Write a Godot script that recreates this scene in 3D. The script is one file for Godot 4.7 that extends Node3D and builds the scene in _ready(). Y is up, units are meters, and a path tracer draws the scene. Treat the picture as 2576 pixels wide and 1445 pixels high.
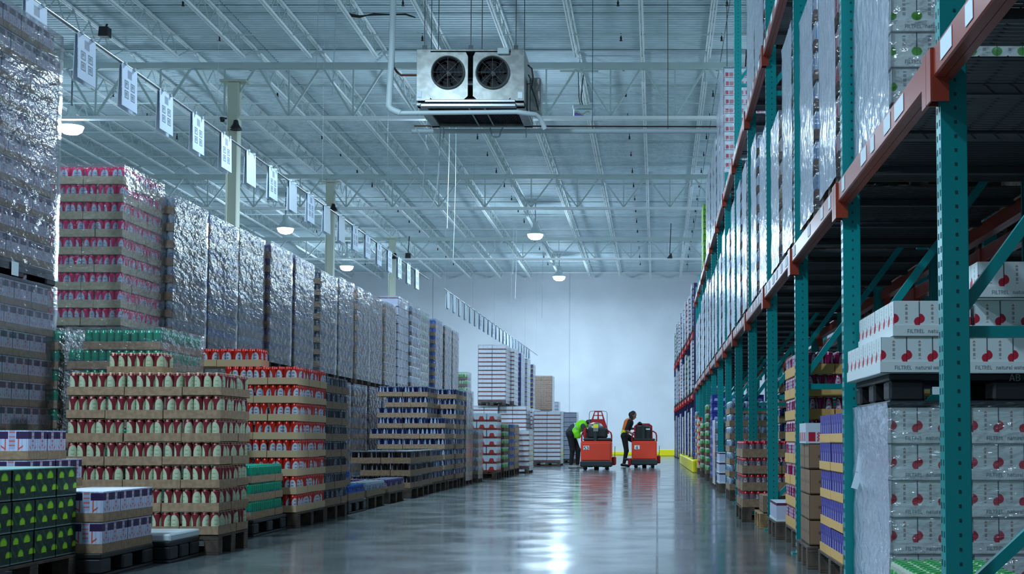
extends Node3D
# A refrigerated warehouse aisle. Depth d runs down the aisle (world z = -d); y is up; metres.

var rng := RandomNumberGenerator.new()
var M := {}
var used := {}
var cache := {}


func _ready() -> void:
	rng.seed = 41
	camera_and_air()
	materials()
	lamps()
	shell()
	roof_steel()
	racks()
	cooling_unit()
	ceiling_things()
	products()
	back_row()
	floor_row()
	far_block()
	rack_loads()
	rack_floor()
	trucks_and_people()
	paper_strip()


func camera_and_air() -> void:
	var cam := Camera3D.new()
	cam.name = "camera"
	cam.projection = Camera3D.PROJECTION_FRUSTUM
	cam.near = 0.05
	cam.far = 200.0
	cam.size = 1445.0 / 3400.0 * 0.05
	cam.frustum_offset = Vector2((1288.0 - 1653.0) / 3400.0 * 0.05, (914.0 - 722.5) / 3400.0 * 0.05)
	cam.position = Vector3(0, 0.8244, 0)
	cam.rotation.x = atan(190.0 / 3400.0)
	add_child(cam)
	cam.current = true
	var env := Environment.new()
	env.background_mode = Environment.BG_COLOR
	env.background_color = Color(0.0, 0.0, 0.0)
	env.tonemap_mode = Environment.TONE_MAPPER_LINEAR
	env.tonemap_exposure = 1.0
	env.sdfgi_enabled = true
	env.ssao_enabled = true
	env.ssil_enabled = true
	var we := WorldEnvironment.new()
	we.name = "environment"
	we.environment = env
	add_child(we)


# high-bay lamps: rows along the aisle, [x, d]
const LAMP_ENERGY := 62.0
const LAMP_Y := 8.2
const LAMP_COLOR := Color(0.79, 0.908, 1.0)


func lamps() -> void:
	var spots := [
		[-4.48, 61.5, "far high-bay lamp glowing in front of the far wall above the aisle"],
		[-4.42, 48.7, "bright high-bay lamp hanging mid ceiling above the far end of the aisle"],
		[-13.35, 57.8, "small far high-bay lamp beside the third hanging speaker column over the back rows"],
		[-13.1, 47.3, "high-bay lamp over the back rows between the first and second columns"],
		[-13.9, 31.7, "large glaring high-bay lamp beside the tall purple stack, over the pink can load"],
		[-4.3, 30.9, "high-bay lamp over the aisle, hidden from view behind the cooling unit"],
		[-4.5, 3.0, "high-bay lamp above the near aisle, out of view overhead"],
		[-4.4, 17.5, "high-bay lamp above the aisle before the cooling unit, out of view overhead"],
		[-14.2, 18.0, "high-bay lamp over the near back rows, out of view overhead"],
		[-9.3, 2.0, "high-bay lamp over the back rows behind the viewpoint"],
		[4.7, 58.0, "high-bay lamp over the far rack bays, hidden behind the racks"],
		[4.7, 44.0, "high-bay lamp over the middle rack bays, hidden behind the racks"],
		[4.7, 30.0, "high-bay lamp over the rack, hidden behind the red and white load"],
		[4.7, 12.0, "high-bay lamp over the near rack bays, out of view overhead"],
	]
	var housing := lathe([Vector2(0.0, 0.5), Vector2(0.09, 0.5), Vector2(0.1, 0.32), Vector2(0.13, 0.26), Vector2(0.29, 0.05), Vector2(0.29, 0.02)], 20)
	var lens := lathe([Vector2(0.285, 0.03), Vector2(0.285, 0.0), Vector2(0.25, -0.09), Vector2(0.17, -0.15), Vector2(0.08, -0.17), Vector2(0.0, -0.175)], 20, true)
	var stem := SurfaceTool.new()
	stem.begin(Mesh.PRIMITIVE_TRIANGLES)
	bar(stem, Vector3(0, 0.5, 0), Vector3(0, 1.62, 0), 0.03, 0.03)
	var stem_mesh := stem.commit()
	for s in spots:
		var t := thing("high_bay_lamp", s[2], "lamp", V(s[0], LAMP_Y, s[1]))
		part(t, "lamp_housing", housing, M.pipe)
		part(t, "lamp_lens", lens, M.lamp_glow)
		part(t, "hanger_rod", stem_mesh, M.steel_grey)
		var l := AreaLight3D.new()
		l.name = "lamp_beam"
		l.area_size = Vector2(0.5, 0.5)
		l.area_normalize_energy = true
		l.area_range = 90.0
		l.area_attenuation = 2.0
		l.light_energy = LAMP_ENERGY
		l.light_color = LAMP_COLOR
		l.shadow_enabled = true
		l.position = V(s[0], LAMP_Y - 0.22, s[1])
		l.rotation.x = -PI / 2
		add_child(l, true)
		var u := OmniLight3D.new()
		u.name = "lamp_spill"
		u.light_size = 0.2
		u.omni_range = 60.0
		u.omni_attenuation = 2.0
		u.light_energy = LAMP_ENERGY * 0.16
		u.light_color = LAMP_COLOR
		u.shadow_enabled = true
		u.position = V(s[0], LAMP_Y - 0.24, s[1])
		add_child(u, true)


# ---------------------------------------------------------------- helpers
func V(x: float, y: float, d: float) -> Vector3:
	return Vector3(x, y, -d)


func numbered(called: String) -> String:
	var n: int = used.get(called, 0)
	used[called] = n + 1
	return called if n == 0 else "%s_%03d" % [called, n]


func thing(called: String, label: String, category: String, at := Vector3.ZERO, group := "") -> Node3D:
	var o := Node3D.new()
	o.name = numbered(called)
	add_child(o)
	o.position = at
	o.set_meta("label", label)
	o.set_meta("category", category)
	if group:
		o.set_meta("group", group)
	return o


func struct_root(called: String, at := Vector3.ZERO) -> Node3D:
	var o := Node3D.new()
	o.name = numbered(called)
	add_child(o)
	o.position = at
	o.set_meta("kind", "structure")
	return o


func part(parent: Node3D, called: String, mesh: Mesh, mat: Material = null, at := Vector3.ZERO, turn := 0.0) -> MeshInstance3D:
	var o := MeshInstance3D.new()
	o.name = called
	o.mesh = mesh
	if mat:
		o.material_override = mat
	o.position = at
	o.rotation.y = turn
	parent.add_child(o, true)
	return o


func dup(root: Node3D, called: String, at: Vector3, turn: float, label: String, group := "") -> Node3D:
	var r: Node3D = root.duplicate()
	r.name = numbered(called)
	add_child(r)
	r.position = at
	r.rotation.y = turn
	r.set_meta("label", label)
	if group:
		r.set_meta("group", group)
	return r


func tool() -> SurfaceTool:
	var s := SurfaceTool.new()
	s.begin(Mesh.PRIMITIVE_TRIANGLES)
	return s


# a, b, c, d run counter-clockwise seen from outside; u to the right, v downwards
func quad(s: SurfaceTool, a: Vector3, b: Vector3, c: Vector3, d: Vector3, uv := Rect2(0, 0, 1, 1)) -> void:
	var n := (b - a).cross(c - a)
	if n.length_squared() < 1e-14:
		n = (c - a).cross(d - a)
	n = n.normalized()
	var p := [a, c, b, a, d, c]
	var e := uv.end
	var ua := Vector2(uv.position.x, e.y)
	var ub := e
	var uc := Vector2(e.x, uv.position.y)
	var ud := uv.position
	var q := [ua, uc, ub, ua, ud, uc]
	for i in 6:
		s.set_normal(n)
		s.set_uv(q[i])
		s.add_vertex(p[i])


func tri(s: SurfaceTool, a: Vector3, b: Vector3, c: Vector3) -> void:
	var n := (b - a).cross(c - a).normalized()
	for p in [a, c, b]:
		s.set_normal(n)
		s.set_uv(Vector2(0.5, 0.5))
		s.add_vertex(p)


# a box about c of size e with chamfered edges; sides: which faces to draw, "s" sides, "t" top, "b" bottom
func box(s: SurfaceTool, c: Vector3, e: Vector3, k := 0.0, xf := Transform3D(), faces := "stb") -> void:
	var h := e / 2.0
	k = minf(k, minf(h.x, minf(h.y, h.z)) * 0.9)
	var q := func(x: float, y: float, z: float) -> Vector3: return xf * (c + Vector3(x, y, z))
	var ix := h.x - k
	var iy := h.y - k
	var iz := h.z - k
	if faces.contains("s"):
		quad(s, q.call(-ix, -iy, h.z), q.call(ix, -iy, h.z), q.call(ix, iy, h.z), q.call(-ix, iy, h.z))
		quad(s, q.call(ix, -iy, -h.z), q.call(-ix, -iy, -h.z), q.call(-ix, iy, -h.z), q.call(ix, iy, -h.z))
		quad(s, q.call(h.x, -iy, iz), q.call(h.x, -iy, -iz), q.call(h.x, iy, -iz), q.call(h.x, iy, iz))
		quad(s, q.call(-h.x, -iy, -iz), q.call(-h.x, -iy, iz), q.call(-h.x, iy, iz), q.call(-h.x, iy, -iz))
	if faces.contains("t"):
		quad(s, q.call(-ix, h.y, iz), q.call(ix, h.y, iz), q.call(ix, h.y, -iz), q.call(-ix, h.y, -iz))
	if faces.contains("b"):
		quad(s, q.call(-ix, -h.y, -iz), q.call(ix, -h.y, -iz), q.call(ix, -h.y, iz), q.call(-ix, -h.y, iz))
	if k <= 0.0 or not faces.contains("t"):
		return
	for sx in [-1.0, 1.0]:
		for sz in [-1.0, 1.0]:
			edge(s, q.call(sx * h.x, -iy, sz * iz), q.call(sx * ix, -iy, sz * h.z), q.call(sx * ix, iy, sz * h.z), q.call(sx * h.x, iy, sz * iz), xf * c)
	for sy in [-1.0, 1.0]:
		for sz in [-1.0, 1.0]:
			edge(s, q.call(-ix, sy * h.y, sz * iz), q.call(ix, sy * h.y, sz * iz), q.call(ix, sy * iy, sz * h.z), q.call(-ix, sy * iy, sz * h.z), xf * c)
		for sx in [-1.0, 1.0]:
			edge(s, q.call(sx * ix, sy * h.y, -iz), q.call(sx * ix, sy * h.y, iz), q.call(sx * h.x, sy * iy, iz), q.call(sx * h.x, sy * iy, -iz), xf * c)
			for sz in [-1.0, 1.0]:
				var a: Vector3 = q.call(sx * h.x, sy * iy, sz * iz)
				var b: Vector3 = q.call(sx * ix, sy * h.y, sz * iz)
				var d: Vector3 = q.call(sx * ix, sy * iy, sz * h.z)
				if (b - a).cross(d - a).dot(a - xf * c) > 0:
					tri(s, a, b, d)
				else:
					tri(s, a, d, b)


func edge(s: SurfaceTool, a: Vector3, b: Vector3, c: Vector3, d: Vector3, mid: Vector3) -> void:
	if (b - a).cross(c - a).dot((a + c) / 2.0 - mid) > 0:
		quad(s, a, b, c, d)
	else:
		quad(s, d, c, b, a)


func box_mesh(e: Vector3, k := 0.0, lift := true) -> ArrayMesh:
	var key := "box%s%s%s" % [e, k, lift]
	if not cache.has(key):
		var s := tool()
		box(s, Vector3(0, e.y / 2.0 if lift else 0.0, 0), e, k)
		cache[key] = s.commit()
	return cache[key]


# a straight bar from a to b, w wide and h high
func bar(s: SurfaceTool, a: Vector3, b: Vector3, w: float, h: float, up := Vector3.UP) -> void:
	var z := (b - a).normalized()
	if absf(z.dot(up)) > 0.99:
		up = Vector3.RIGHT
	var x := up.cross(z).normalized()
	var y := z.cross(x)
	box(s, Vector3.ZERO, Vector3(w, h, a.distance_to(b)), 0.0, Transform3D(Basis(x, y, z), (a + b) / 2.0))


func bar_mesh(a: Vector3, b: Vector3, w: float, h: float) -> ArrayMesh:
	var s := tool()
	bar(s, a, b, w, h)
	return s.commit()


# a surface of revolution from (radius, height) points listed from top to bottom or bottom to top
func lathe(profile: Array, n := 16, _flip := false, into: SurfaceTool = null, xf := Transform3D(), v0 := 0.0, v1 := 1.0) -> ArrayMesh:
	var s := into if into else tool()
	var top := -1e9
	var low := 1e9
	for p in profile:
		top = maxf(top, p.y)
		low = minf(low, p.y)
	var up: bool = profile[0].y < profile[profile.size() - 1].y
	for j in profile.size() - 1:
		var p: Vector2 = profile[j]
		var q: Vector2 = profile[j + 1]
		if not up:
			var w := p
			p = q
			q = w
		var slope := Vector2(q.y - p.y, p.x - q.x).normalized()
		if slope.length() < 0.5:
			slope = Vector2(0, 1)
		var vp := lerpf(v1, v0, (p.y - low) / maxf(top - low, 1e-6))
		var vq := lerpf(v1, v0, (q.y - low) / maxf(top - low, 1e-6))
		for i in n:
			var a0 := TAU * i / n
			var a1 := TAU * (i + 1) / n
			var c0 := Vector3(cos(a0), 0, -sin(a0))
			var c1 := Vector3(cos(a1), 0, -sin(a1))
			var n0 := Vector3(c0.x * slope.x, slope.y, c0.z * slope.x)
			var n1 := Vector3(c1.x * slope.x, slope.y, c1.z * slope.x)
			var pa := c0 * p.x + Vector3(0, p.y, 0)
			var pb := c1 * p.x + Vector3(0, p.y, 0)
			var pc := c1 * q.x + Vector3(0, q.y, 0)
			var pd := c0 * q.x + Vector3(0, q.y, 0)
			var vs := [pa, pc, pb, pa, pd, pc]
			var ns := [n0, n1, n1, n0, n0, n1]
			var us := [Vector2(float(i) / n, vp), Vector2(float(i + 1) / n, vq), Vector2(float(i + 1) / n, vp), Vector2(float(i) / n, vp), Vector2(float(i) / n, vq), Vector2(float(i + 1) / n, vq)]
			var skip := 0 if p.x < 1e-5 else (3 if q.x < 1e-5 else -1)
			for k in 6:
				if skip == 0 and k < 3 and p.x < 1e-5:
					if k == 0 or k == 1 or k == 2:
						pass
				s.set_normal(xf.basis * ns[k])
				s.set_uv(us[k])
				s.add_vertex(xf * vs[k])
	return null if into else s.commit()


# a round tube along points
func tube(s: SurfaceTool, pts: Array, r: float, n := 8, caps := true) -> void:
	var rings := []
	var side := Vector3.ZERO
	for i in pts.size():
		var t: Vector3 = (pts[mini(i + 1, pts.size() - 1)] - pts[maxi(i - 1, 0)]).normalized()
		if side == Vector3.ZERO:
			side = t.cross(Vector3.UP if absf(t.y) < 0.9 else Vector3.RIGHT).normalized()
		side = (side - t * side.dot(t)).normalized()
		var other := t.cross(side)
		var ring := []
		for k in n:
			var a := TAU * k / n
			ring.append(side * cos(a) + other * sin(a))
		rings.append(ring)
	for i in pts.size() - 1:
		for k in n:
			var k1 := (k + 1) % n
			var nn := [rings[i][k], rings[i][k1], rings[i + 1][k1], rings[i + 1][k]]
			var pp := [pts[i] + nn[0] * r, pts[i] + nn[1] * r, pts[i + 1] + nn[2] * r, pts[i + 1] + nn[3] * r]
			for w in [0, 2, 1, 0, 3, 2]:
				s.set_normal(nn[w])
				s.set_uv(Vector2(0.5, 0.5))
				s.add_vertex(pp[w])
	if caps:
		for k in n:
			var k1 := (k + 1) % n
			tri(s, pts[0], pts[0] + rings[0][k1] * r, pts[0] + rings[0][k] * r)
			var e := pts.size() - 1
			tri(s, pts[e], pts[e] + rings[e][k] * r, pts[e] + rings[e][k1] * r)


func tube_mesh(pts: Array, r: float, n := 8) -> ArrayMesh:
	var s := tool()
	tube(s, pts, r, n)
	return s.commit()


# a polygon in the x-y plane (counter-clockwise seen from +z) pulled out along z, centred on z = 0
func prism(s: SurfaceTool, poly: PackedVector2Array, deep: float, xf := Transform3D()) -> void:
	if Geometry2D.is_polygon_clockwise(poly):
		poly.reverse()
	var idx := Geometry2D.triangulate_polygon(poly)
	var h := deep / 2.0
	for i in range(0, idx.size(), 3):
		var a := poly[idx[i]]
		var b := poly[idx[i + 1]]
		var c := poly[idx[i + 2]]
		if (b - a).cross(c - a) < 0:
			var w := b
			b = c
			c = w
		tri(s, xf * Vector3(a.x, a.y, h), xf * Vector3(b.x, b.y, h), xf * Vector3(c.x, c.y, h))
		tri(s, xf * Vector3(a.x, a.y, -h), xf * Vector3(c.x, c.y, -h), xf * Vector3(b.x, b.y, -h))
	for i in poly.size():
		var a := poly[i]
		var b := poly[(i + 1) % poly.size()]
		quad(s, xf * Vector3(a.x, a.y, h), xf * Vector3(a.x, a.y, -h), xf * Vector3(b.x, b.y, -h), xf * Vector3(b.x, b.y, h))


func prism_mesh(pts: Array, deep: float) -> ArrayMesh:
	var s := tool()
	prism(s, PackedVector2Array(pts), deep)
	return s.commit()


# ---------------------------------------------------------------- materials
func mat(color: Color, rough := 0.6, metal := 0.0, tex: Texture2D = null) -> StandardMaterial3D:
	var m := StandardMaterial3D.new()
	m.albedo_color = color
	m.roughness = rough
	m.metallic = metal
	if tex:
		m.albedo_texture = tex
	return m


func noise_tex(freq: float, dark: Color, light: Color, side := 256, octaves := 4, seed_ := 1, lo := 0.25, hi := 0.75) -> NoiseTexture2D:
	var f := FastNoiseLite.new()
	f.frequency = freq
	f.fractal_octaves = octaves
	f.seed = seed_
	var g := Gradient.new()
	g.set_color(0, dark)
	g.set_color(1, light)
	g.set_offset(0, lo)
	g.set_offset(1, hi)
	var t := NoiseTexture2D.new()
	t.width = side
	t.height = side
	t.seamless = true
	t.noise = f
	t.color_ramp = g
	return t


func triplanar(m: StandardMaterial3D, scale: float) -> StandardMaterial3D:
	m.uv1_triplanar = true
	m.uv1_world_triplanar = true
	m.uv1_scale = Vector3.ONE * scale
	return m


func materials() -> void:
	M.slot = mat(Color(0.05, 0.22, 0.23), 0.6)
	M.steel_grey = mat(Color(0.5, 0.53, 0.54), 0.45, 0.5)
	M.roof_steel = mat(Color(0.96, 0.98, 0.98), 0.6)
	M.deck = triplanar(mat(Color(1, 1, 1), 0.65, 0.0, noise_tex(0.02, Color(0.79, 0.85, 0.87), Color(0.84, 0.9, 0.92), 256, 3, 4)), 0.35)
	M.girder = mat(Color(0.74, 0.8, 0.79), 0.6)
	M.column = mat(Color(0.78, 0.8, 0.72), 0.5)
	M.wall = triplanar(mat(Color(1, 1, 1), 0.75, 0.0, noise_tex(0.012, Color(0.82, 0.83, 0.85), Color(0.85, 0.86, 0.88), 256, 4, 9)), 0.12)
	M.floor = triplanar(mat(Color(1, 1, 1), 1.0, 0.0, noise_tex(0.02, Color(0.37, 0.41, 0.41), Color(0.43, 0.47, 0.47), 512, 5, 3)), 0.16)
	M.floor.roughness_texture = noise_tex(0.03, Color(0.1, 0.1, 0.1), Color(0.17, 0.17, 0.17), 256, 4, 21)
	M.yellow = mat(Color(0.93, 0.86, 0.05), 0.45)
	M.teal = mat(Color(0.02, 0.56, 0.56), 0.3, 0.1)
	M.navy = mat(Color(0.07, 0.06, 0.3), 0.35, 0.1)
	M.beam_orange = mat(Color(0.6, 0.24, 0.17), 0.32, 0.05)
	M.beam_red = mat(Color(0.72, 0.1, 0.09), 0.35, 0.05)
	M.galv = mat(Color(0.55, 0.57, 0.58), 0.38, 0.7)
	M.dark_wire = mat(Color(0.26, 0.28, 0.29), 0.45, 0.4)
	M.unit_metal = triplanar(mat(Color(1, 1, 1), 0.36, 0.35, noise_tex(0.05, Color(0.46, 0.48, 0.46), Color(0.55, 0.57, 0.55), 128, 3, 6)), 0.8)
	M.dark = mat(Color(0.06, 0.06, 0.08), 0.5)
	M.blackish = mat(Color(0.1, 0.1, 0.11), 0.55)
	M.coil = mat(Color(0.12, 0.12, 0.14), 0.5, 0.4)
	M.pipe = mat(Color(0.72, 0.78, 0.78), 0.5)
	M.copper = mat(Color(0.35, 0.22, 0.17), 0.4, 0.5)
	M.cord = mat(Color(0.66, 0.72, 0.73), 0.5)
	M.paper = mat(Color(0.86, 0.91, 0.93), 0.6)
	M.lamp_glow = mat(Color(0.95, 0.97, 1.0), 0.4)
	M.lamp_glow.emission_enabled = true
	M.lamp_glow.emission = Color(0.86, 0.95, 1.0)
	M.lamp_glow.emission_energy_multiplier = 14.0


# ---------------------------------------------------------------- room
const WALL_D := 67.3
const X0 := -30.0
const X1 := 12.0
const D0 := -14.0


func roof_y(d: float) -> float:   # height of the joists' bottom chords
	return 9.3 - 0.016 * (d - 30.7)


func shell() -> void:
	var w := X1 - X0
	var cx := (X0 + X1) / 2.0
	var deep := WALL_D - D0
	var cd := (WALL_D + D0) / 2.0
	# floor: a base and sawn slabs with recessed joints
	var f := struct_root("floor")
	part(f, "slab_base", box_mesh(Vector3(w, 0.3, deep)), M.floor, V(cx, -0.33, cd))
	var nx := 7
	var nd := 9
	var slab := box_mesh(Vector3(w / nx - 0.008, 0.03, deep / nd - 0.008), 0.003)
	for i in nx:
		for j in nd:
			part(f, "floor_slab", slab, M.floor, V(X0 + w / nx * (i + 0.5), -0.03, D0 + deep / nd * (j + 0.5)))
	# far wall of tilt-up panels
	var b := struct_root("wall_back")
	part(b, "wall_core", box_mesh(Vector3(w, 10.6, 0.25)), M.wall, V(cx, 0, WALL_D + 0.165))
	for i in 7:
		var a := -31.77 + 6.85 * i
		var x0 := maxf(a, X0)
		var x1 := minf(a + 6.85, X1)
		if x1 > x0 + 0.1:
			part(b, "wall_panel", box_mesh(Vector3(x1 - x0 - 0.03, 10.4, 0.04), 0.012), M.wall, V((x0 + x1) / 2.0, 0, WALL_D + 0.02))
	for side in [["wall_left", X0 - 0.15], ["wall_right", X1 + 0.15]]:
		var s := struct_root(side[0])
		part(s, "wall_face", box_mesh(Vector3(0.3, 11.0, deep + 0.6)), M.wall, V(side[1], 0, cd))
	var fr := struct_root("wall_front")
	part(fr, "wall_face", box_mesh(Vector3(w, 11.0, 0.3)), M.wall, V(cx, 0, D0 - 0.15))
	# yellow kerbs at the foot of the far wall
	var k1 := struct_root("trim_1")
	part(k1, "yellow_kerb", box_mesh(Vector3(3.6, 0.17, 0.14), 0.02), M.yellow, V(-0.7, 0, WALL_D - 0.1))
	# ceiling: corrugated deck sheets
	var c := struct_root("ceiling")
	var tilt := atan(0.016)
	part(c, "roof_slab", box_mesh(Vector3(w, 0.25, deep + 1.0)), M.wall, V(cx, roof_y(cd) + 0.62, cd)).rotation.x = -tilt
	var sheet_d := 3.05
	var sheet_w := w / 4.0
	var s := tool()
	var ribs := 20
	var p := sheet_d / ribs
	for r in ribs:
		var z0 := -sheet_d / 2.0 + r * p + (0.006 if r == 0 else 0.0)
		var prof := [[0.0, 0.022], [0.3, 0.022], [0.4, 0.0], [0.9, 0.0], [1.0, 0.022]]
		for q in 4:
			var za: float = z0 + p * prof[q][0]
			var zb: float = z0 + p * prof[q + 1][0] - (0.02 if r == ribs - 1 and q == 3 else 0.0)
			quad(s, Vector3(-sheet_w / 2 + 0.006, prof[q][1], za), Vector3(sheet_w / 2 - 0.006, prof[q][1], za), Vector3(sheet_w / 2 - 0.006, prof[q + 1][1], zb), Vector3(-sheet_w / 2 + 0.006, prof[q + 1][1], zb))
	var sheet := s.commit()
	for j in 16:
		var d := WALL_D - sheet_d * (j + 0.5)
		for i in 4:
			part(c, "deck_panel", sheet, M.deck, V(X0 + sheet_w * (i + 0.5), roof_y(d) + 0.47, d)).rotation.x = -tilt


func roof_steel() -> void:
	var girders := [18.5, 30.7, 42.9, 55.1]
	var j0 := -0.33
	var gap := 1.48
	var tilt := atan(0.016)
	# open-web joists run along the aisle between the girders
	for g in 4:
		var d0: float = girders[g] + 0.12
		var d1: float = girders[g + 1] - 0.12 if g < 3 else WALL_D - 0.05
		var long := d1 - d0
		var bottom := tool()
		var top := tool()
		for sx in [-0.026, 0.026]:
			bar(bottom, Vector3(sx, 0, -long / 2 + 0.9), Vector3(sx, 0, long / 2 - 0.9), 0.03, 0.045)
			bar(top, Vector3(sx, 0.43, -long / 2), Vector3(sx, 0.43, long / 2), 0.034, 0.045)
		var web := tool()
		var zig := [Vector3(0, 0.42, -long / 2 + 0.1)]
		var n := int(round((long - 1.8) / 0.76))
		for k in n + 1:
			zig.append(Vector3(0, 0.01, -long / 2 + 0.9 + (long - 1.8) * k / n))
			if k < n:
				zig.append(Vector3(0, 0.42, -long / 2 + 0.9 + (long - 1.8) * (k + 0.5) / n))
		zig.append(Vector3(0, 0.42, long / 2 - 0.1))
		for k in zig.size() - 1:
			bar(web, zig[k], zig[k + 1], 0.02, 0.02)
		var bm := bottom.commit()
		var tm := top.commit()
		var wm := web.commit()
		var dm := (d0 + d1) / 2.0
		for j in range(-18, 8):
			var o := struct_root("roof_joist", V(j0 + gap * j, roof_y(dm), dm))
			o.rotation.x = -tilt
			part(o, "bottom_chord", bm, M.roof_steel)
			part(o, "top_chord", tm, M.roof_steel)
			part(o, "web", wm, M.girder)
	# joist girders run across the building
	var x0 := X0 + 0.05
	var x1 := X1 - 0.05
	for g in range(1, 4):
		var d: float = girders[g]
		var low := 8.12
		var high := roof_y(d) + 0.02
		var o := struct_root("roof_girder", V(0, 0, d))
		var s := tool()
		for sz in [-0.05, 0.05]:
			bar(s, Vector3(x0, high + 0.07, sz), Vector3(x1, high + 0.07, sz), 0.08, 0.14)
		part(o, "top_chord", s.commit(), M.girder)
		s = tool()
		for sz in [-0.05, 0.05]:
			bar(s, Vector3(x0, low + 0.06, sz), Vector3(x1, low + 0.06, sz), 0.07, 0.075)
		part(o, "bottom_chord", s.commit(), M.roof_steel)
		var da := bar_mesh(Vector3(0, 0, 0), Vector3(gap / 2, high - low, 0), 0.045, 0.045)
		var db := bar_mesh(Vector3(0, 0, 0), Vector3(-gap / 2, high - low, 0), 0.045, 0.045)
		var dv := bar_mesh(Vector3(0, 0, 0), Vector3(0, high - low, 0), 0.035, 0.035)
		for j in range(-19, 8):
			var x := j0 + gap * (j + 0.5)
			if x - gap / 2 < x0 or x + gap / 2 > x1:
				continue
			part(o, "diagonal", da, M.girder, Vector3(x, low + 0.1, 0))
			part(o, "diagonal", db, M.girder, Vector3(x, low + 0.1, 0))
			part(o, "vertical", dv, M.girder, Vector3(x, low + 0.1, 0))
	# bridging rods tie the joists together
	for d in [22.5, 25.6, 28.1, 33.6, 36.6, 39.6, 45.8, 49.0, 52.2, 58.2, 61.2, 64.4]:
		var o := struct_root("roof_bridging", V(0, roof_y(d), d))
		var s := tool()
		bar(s, Vector3(x0, 0.0, 0), Vector3(x1, 0.0, 0), 0.025, 0.025)
		bar(s, Vector3(x0, 0.45, 0), Vector3(x1, 0.45, 0), 0.025, 0.025)
		part(o, "rod", s.commit(), M.girder)
	# columns under the girders
	var cols := [[-9.72, 30.7], [-10.45, 42.9], [-10.86, 55.1]]
	for c in cols:
		var o := struct_root("column", V(c[0], 0, c[1]))
		part(o, "shaft", box_mesh(Vector3(0.26, 9.0, 0.26), 0.02), M.column)
		part(o, "cap_plate", box_mesh(Vector3(0.62, 0.05, 0.34), 0.01), M.column, Vector3(0, 9.0, 0))
		part(o, "base_plate", box_mesh(Vector3(0.45, 0.03, 0.45)), M.column)
		part(o, "conduit", tube_mesh([Vector3(-0.1, 0, 0.15), Vector3(-0.1, 7.9, 0.15)], 0.02), M.column)
		for k in 4:
			for q in 2:
				part(o, "red_mark", box_mesh(Vector3(0.05, 0.05, 0.006)), M.beam_red, Vector3(0.02 + 0.09 * q, 4.62 + 0.24 * k, 0.134))


# ---------------------------------------------------------------- racks
const RX := 1.002     # front plane of the posts
const RB := 1.07       # depth of a frame
const BAY := 2.51
const P0 := 4.75


func post_mesh(high: float, wide := 0.078) -> ArrayMesh:
	var key := "post%s" % high
	if not cache.has(key):
		var s := tool()
		# an open channel: front plate, two sides and returning lips
		var t := 0.004
		box(s, Vector3(0, high / 2, 0), Vector3(t, high, wide), 0.001)
		for sz in [-1.0, 1.0]:
			box(s, Vector3(0.044, high / 2, sz * (wide / 2 - t / 2)), Vector3(0.09, high, t))
			box(s, Vector3(0.089, high / 2, sz * (wide / 2 - 0.012)), Vector3(t, high, 0.022))
		box(s, Vector3(0.03, 0.005, 0), Vector3(0.13, 0.01, 0.12))
		cache[key] = s.commit()
	return cache[key]


func slots_mesh(high: float) -> ArrayMesh:
	var key := "slots%s" % high
	if not cache.has(key):
		var s := tool()
		var n := int(high / 0.05)
		for k in n:
			for sz in [-0.02, 0.02]:
				var y := 0.04 + k * 0.05
				box(s, Vector3(-0.0022, y, sz), Vector3(0.002, 0.022, 0.01), 0.0, Transform3D(), "s")
			if k % 1 == 0:
				box(s, Vector3(0.05, 0.04 + k * 0.05, 0.0391), Vector3(0.009, 0.012, 0.001), 0.0, Transform3D(), "s")
		cache[key] = s.commit()
	return cache[key]


func frame(x: float, d: float, high: float, paint: Material, label: String, called: String, group: String, rear_turn := false) -> Node3D:
	var o := thing("rack_upright", label, "rack upright", V(x, 0, d), group)
	part(o, "post", post_mesh(high), paint)
	part(o, "slots", slots_mesh(high), M.slot).set_meta("kind", "stuff")
	var r := part(o, "post", post_mesh(high), paint, Vector3(RB, 0, 0), PI)
	r.rotation.y = PI
	var levels := [0.22, 1.2, 2.6, 4.0, 5.4, 6.7]
	for k in levels.size():
		if levels[k] < high - 0.05:
			part(o, "brace", bar_mesh(Vector3(0.06, levels[k], 0), Vector3(RB - 0.06, levels[k], 0), 0.034, 0.04), paint)
			if k + 1 < levels.size() and levels[k + 1] < high:
				var a: float = levels[k] + 0.06
				var b: float = levels[k + 1] - 0.06
				part(o, "diagonal_brace", bar_mesh(Vector3(0.06, a, 0), Vector3(RB - 0.06, b, 0), 0.034, 0.04), paint)
	return o


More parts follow.
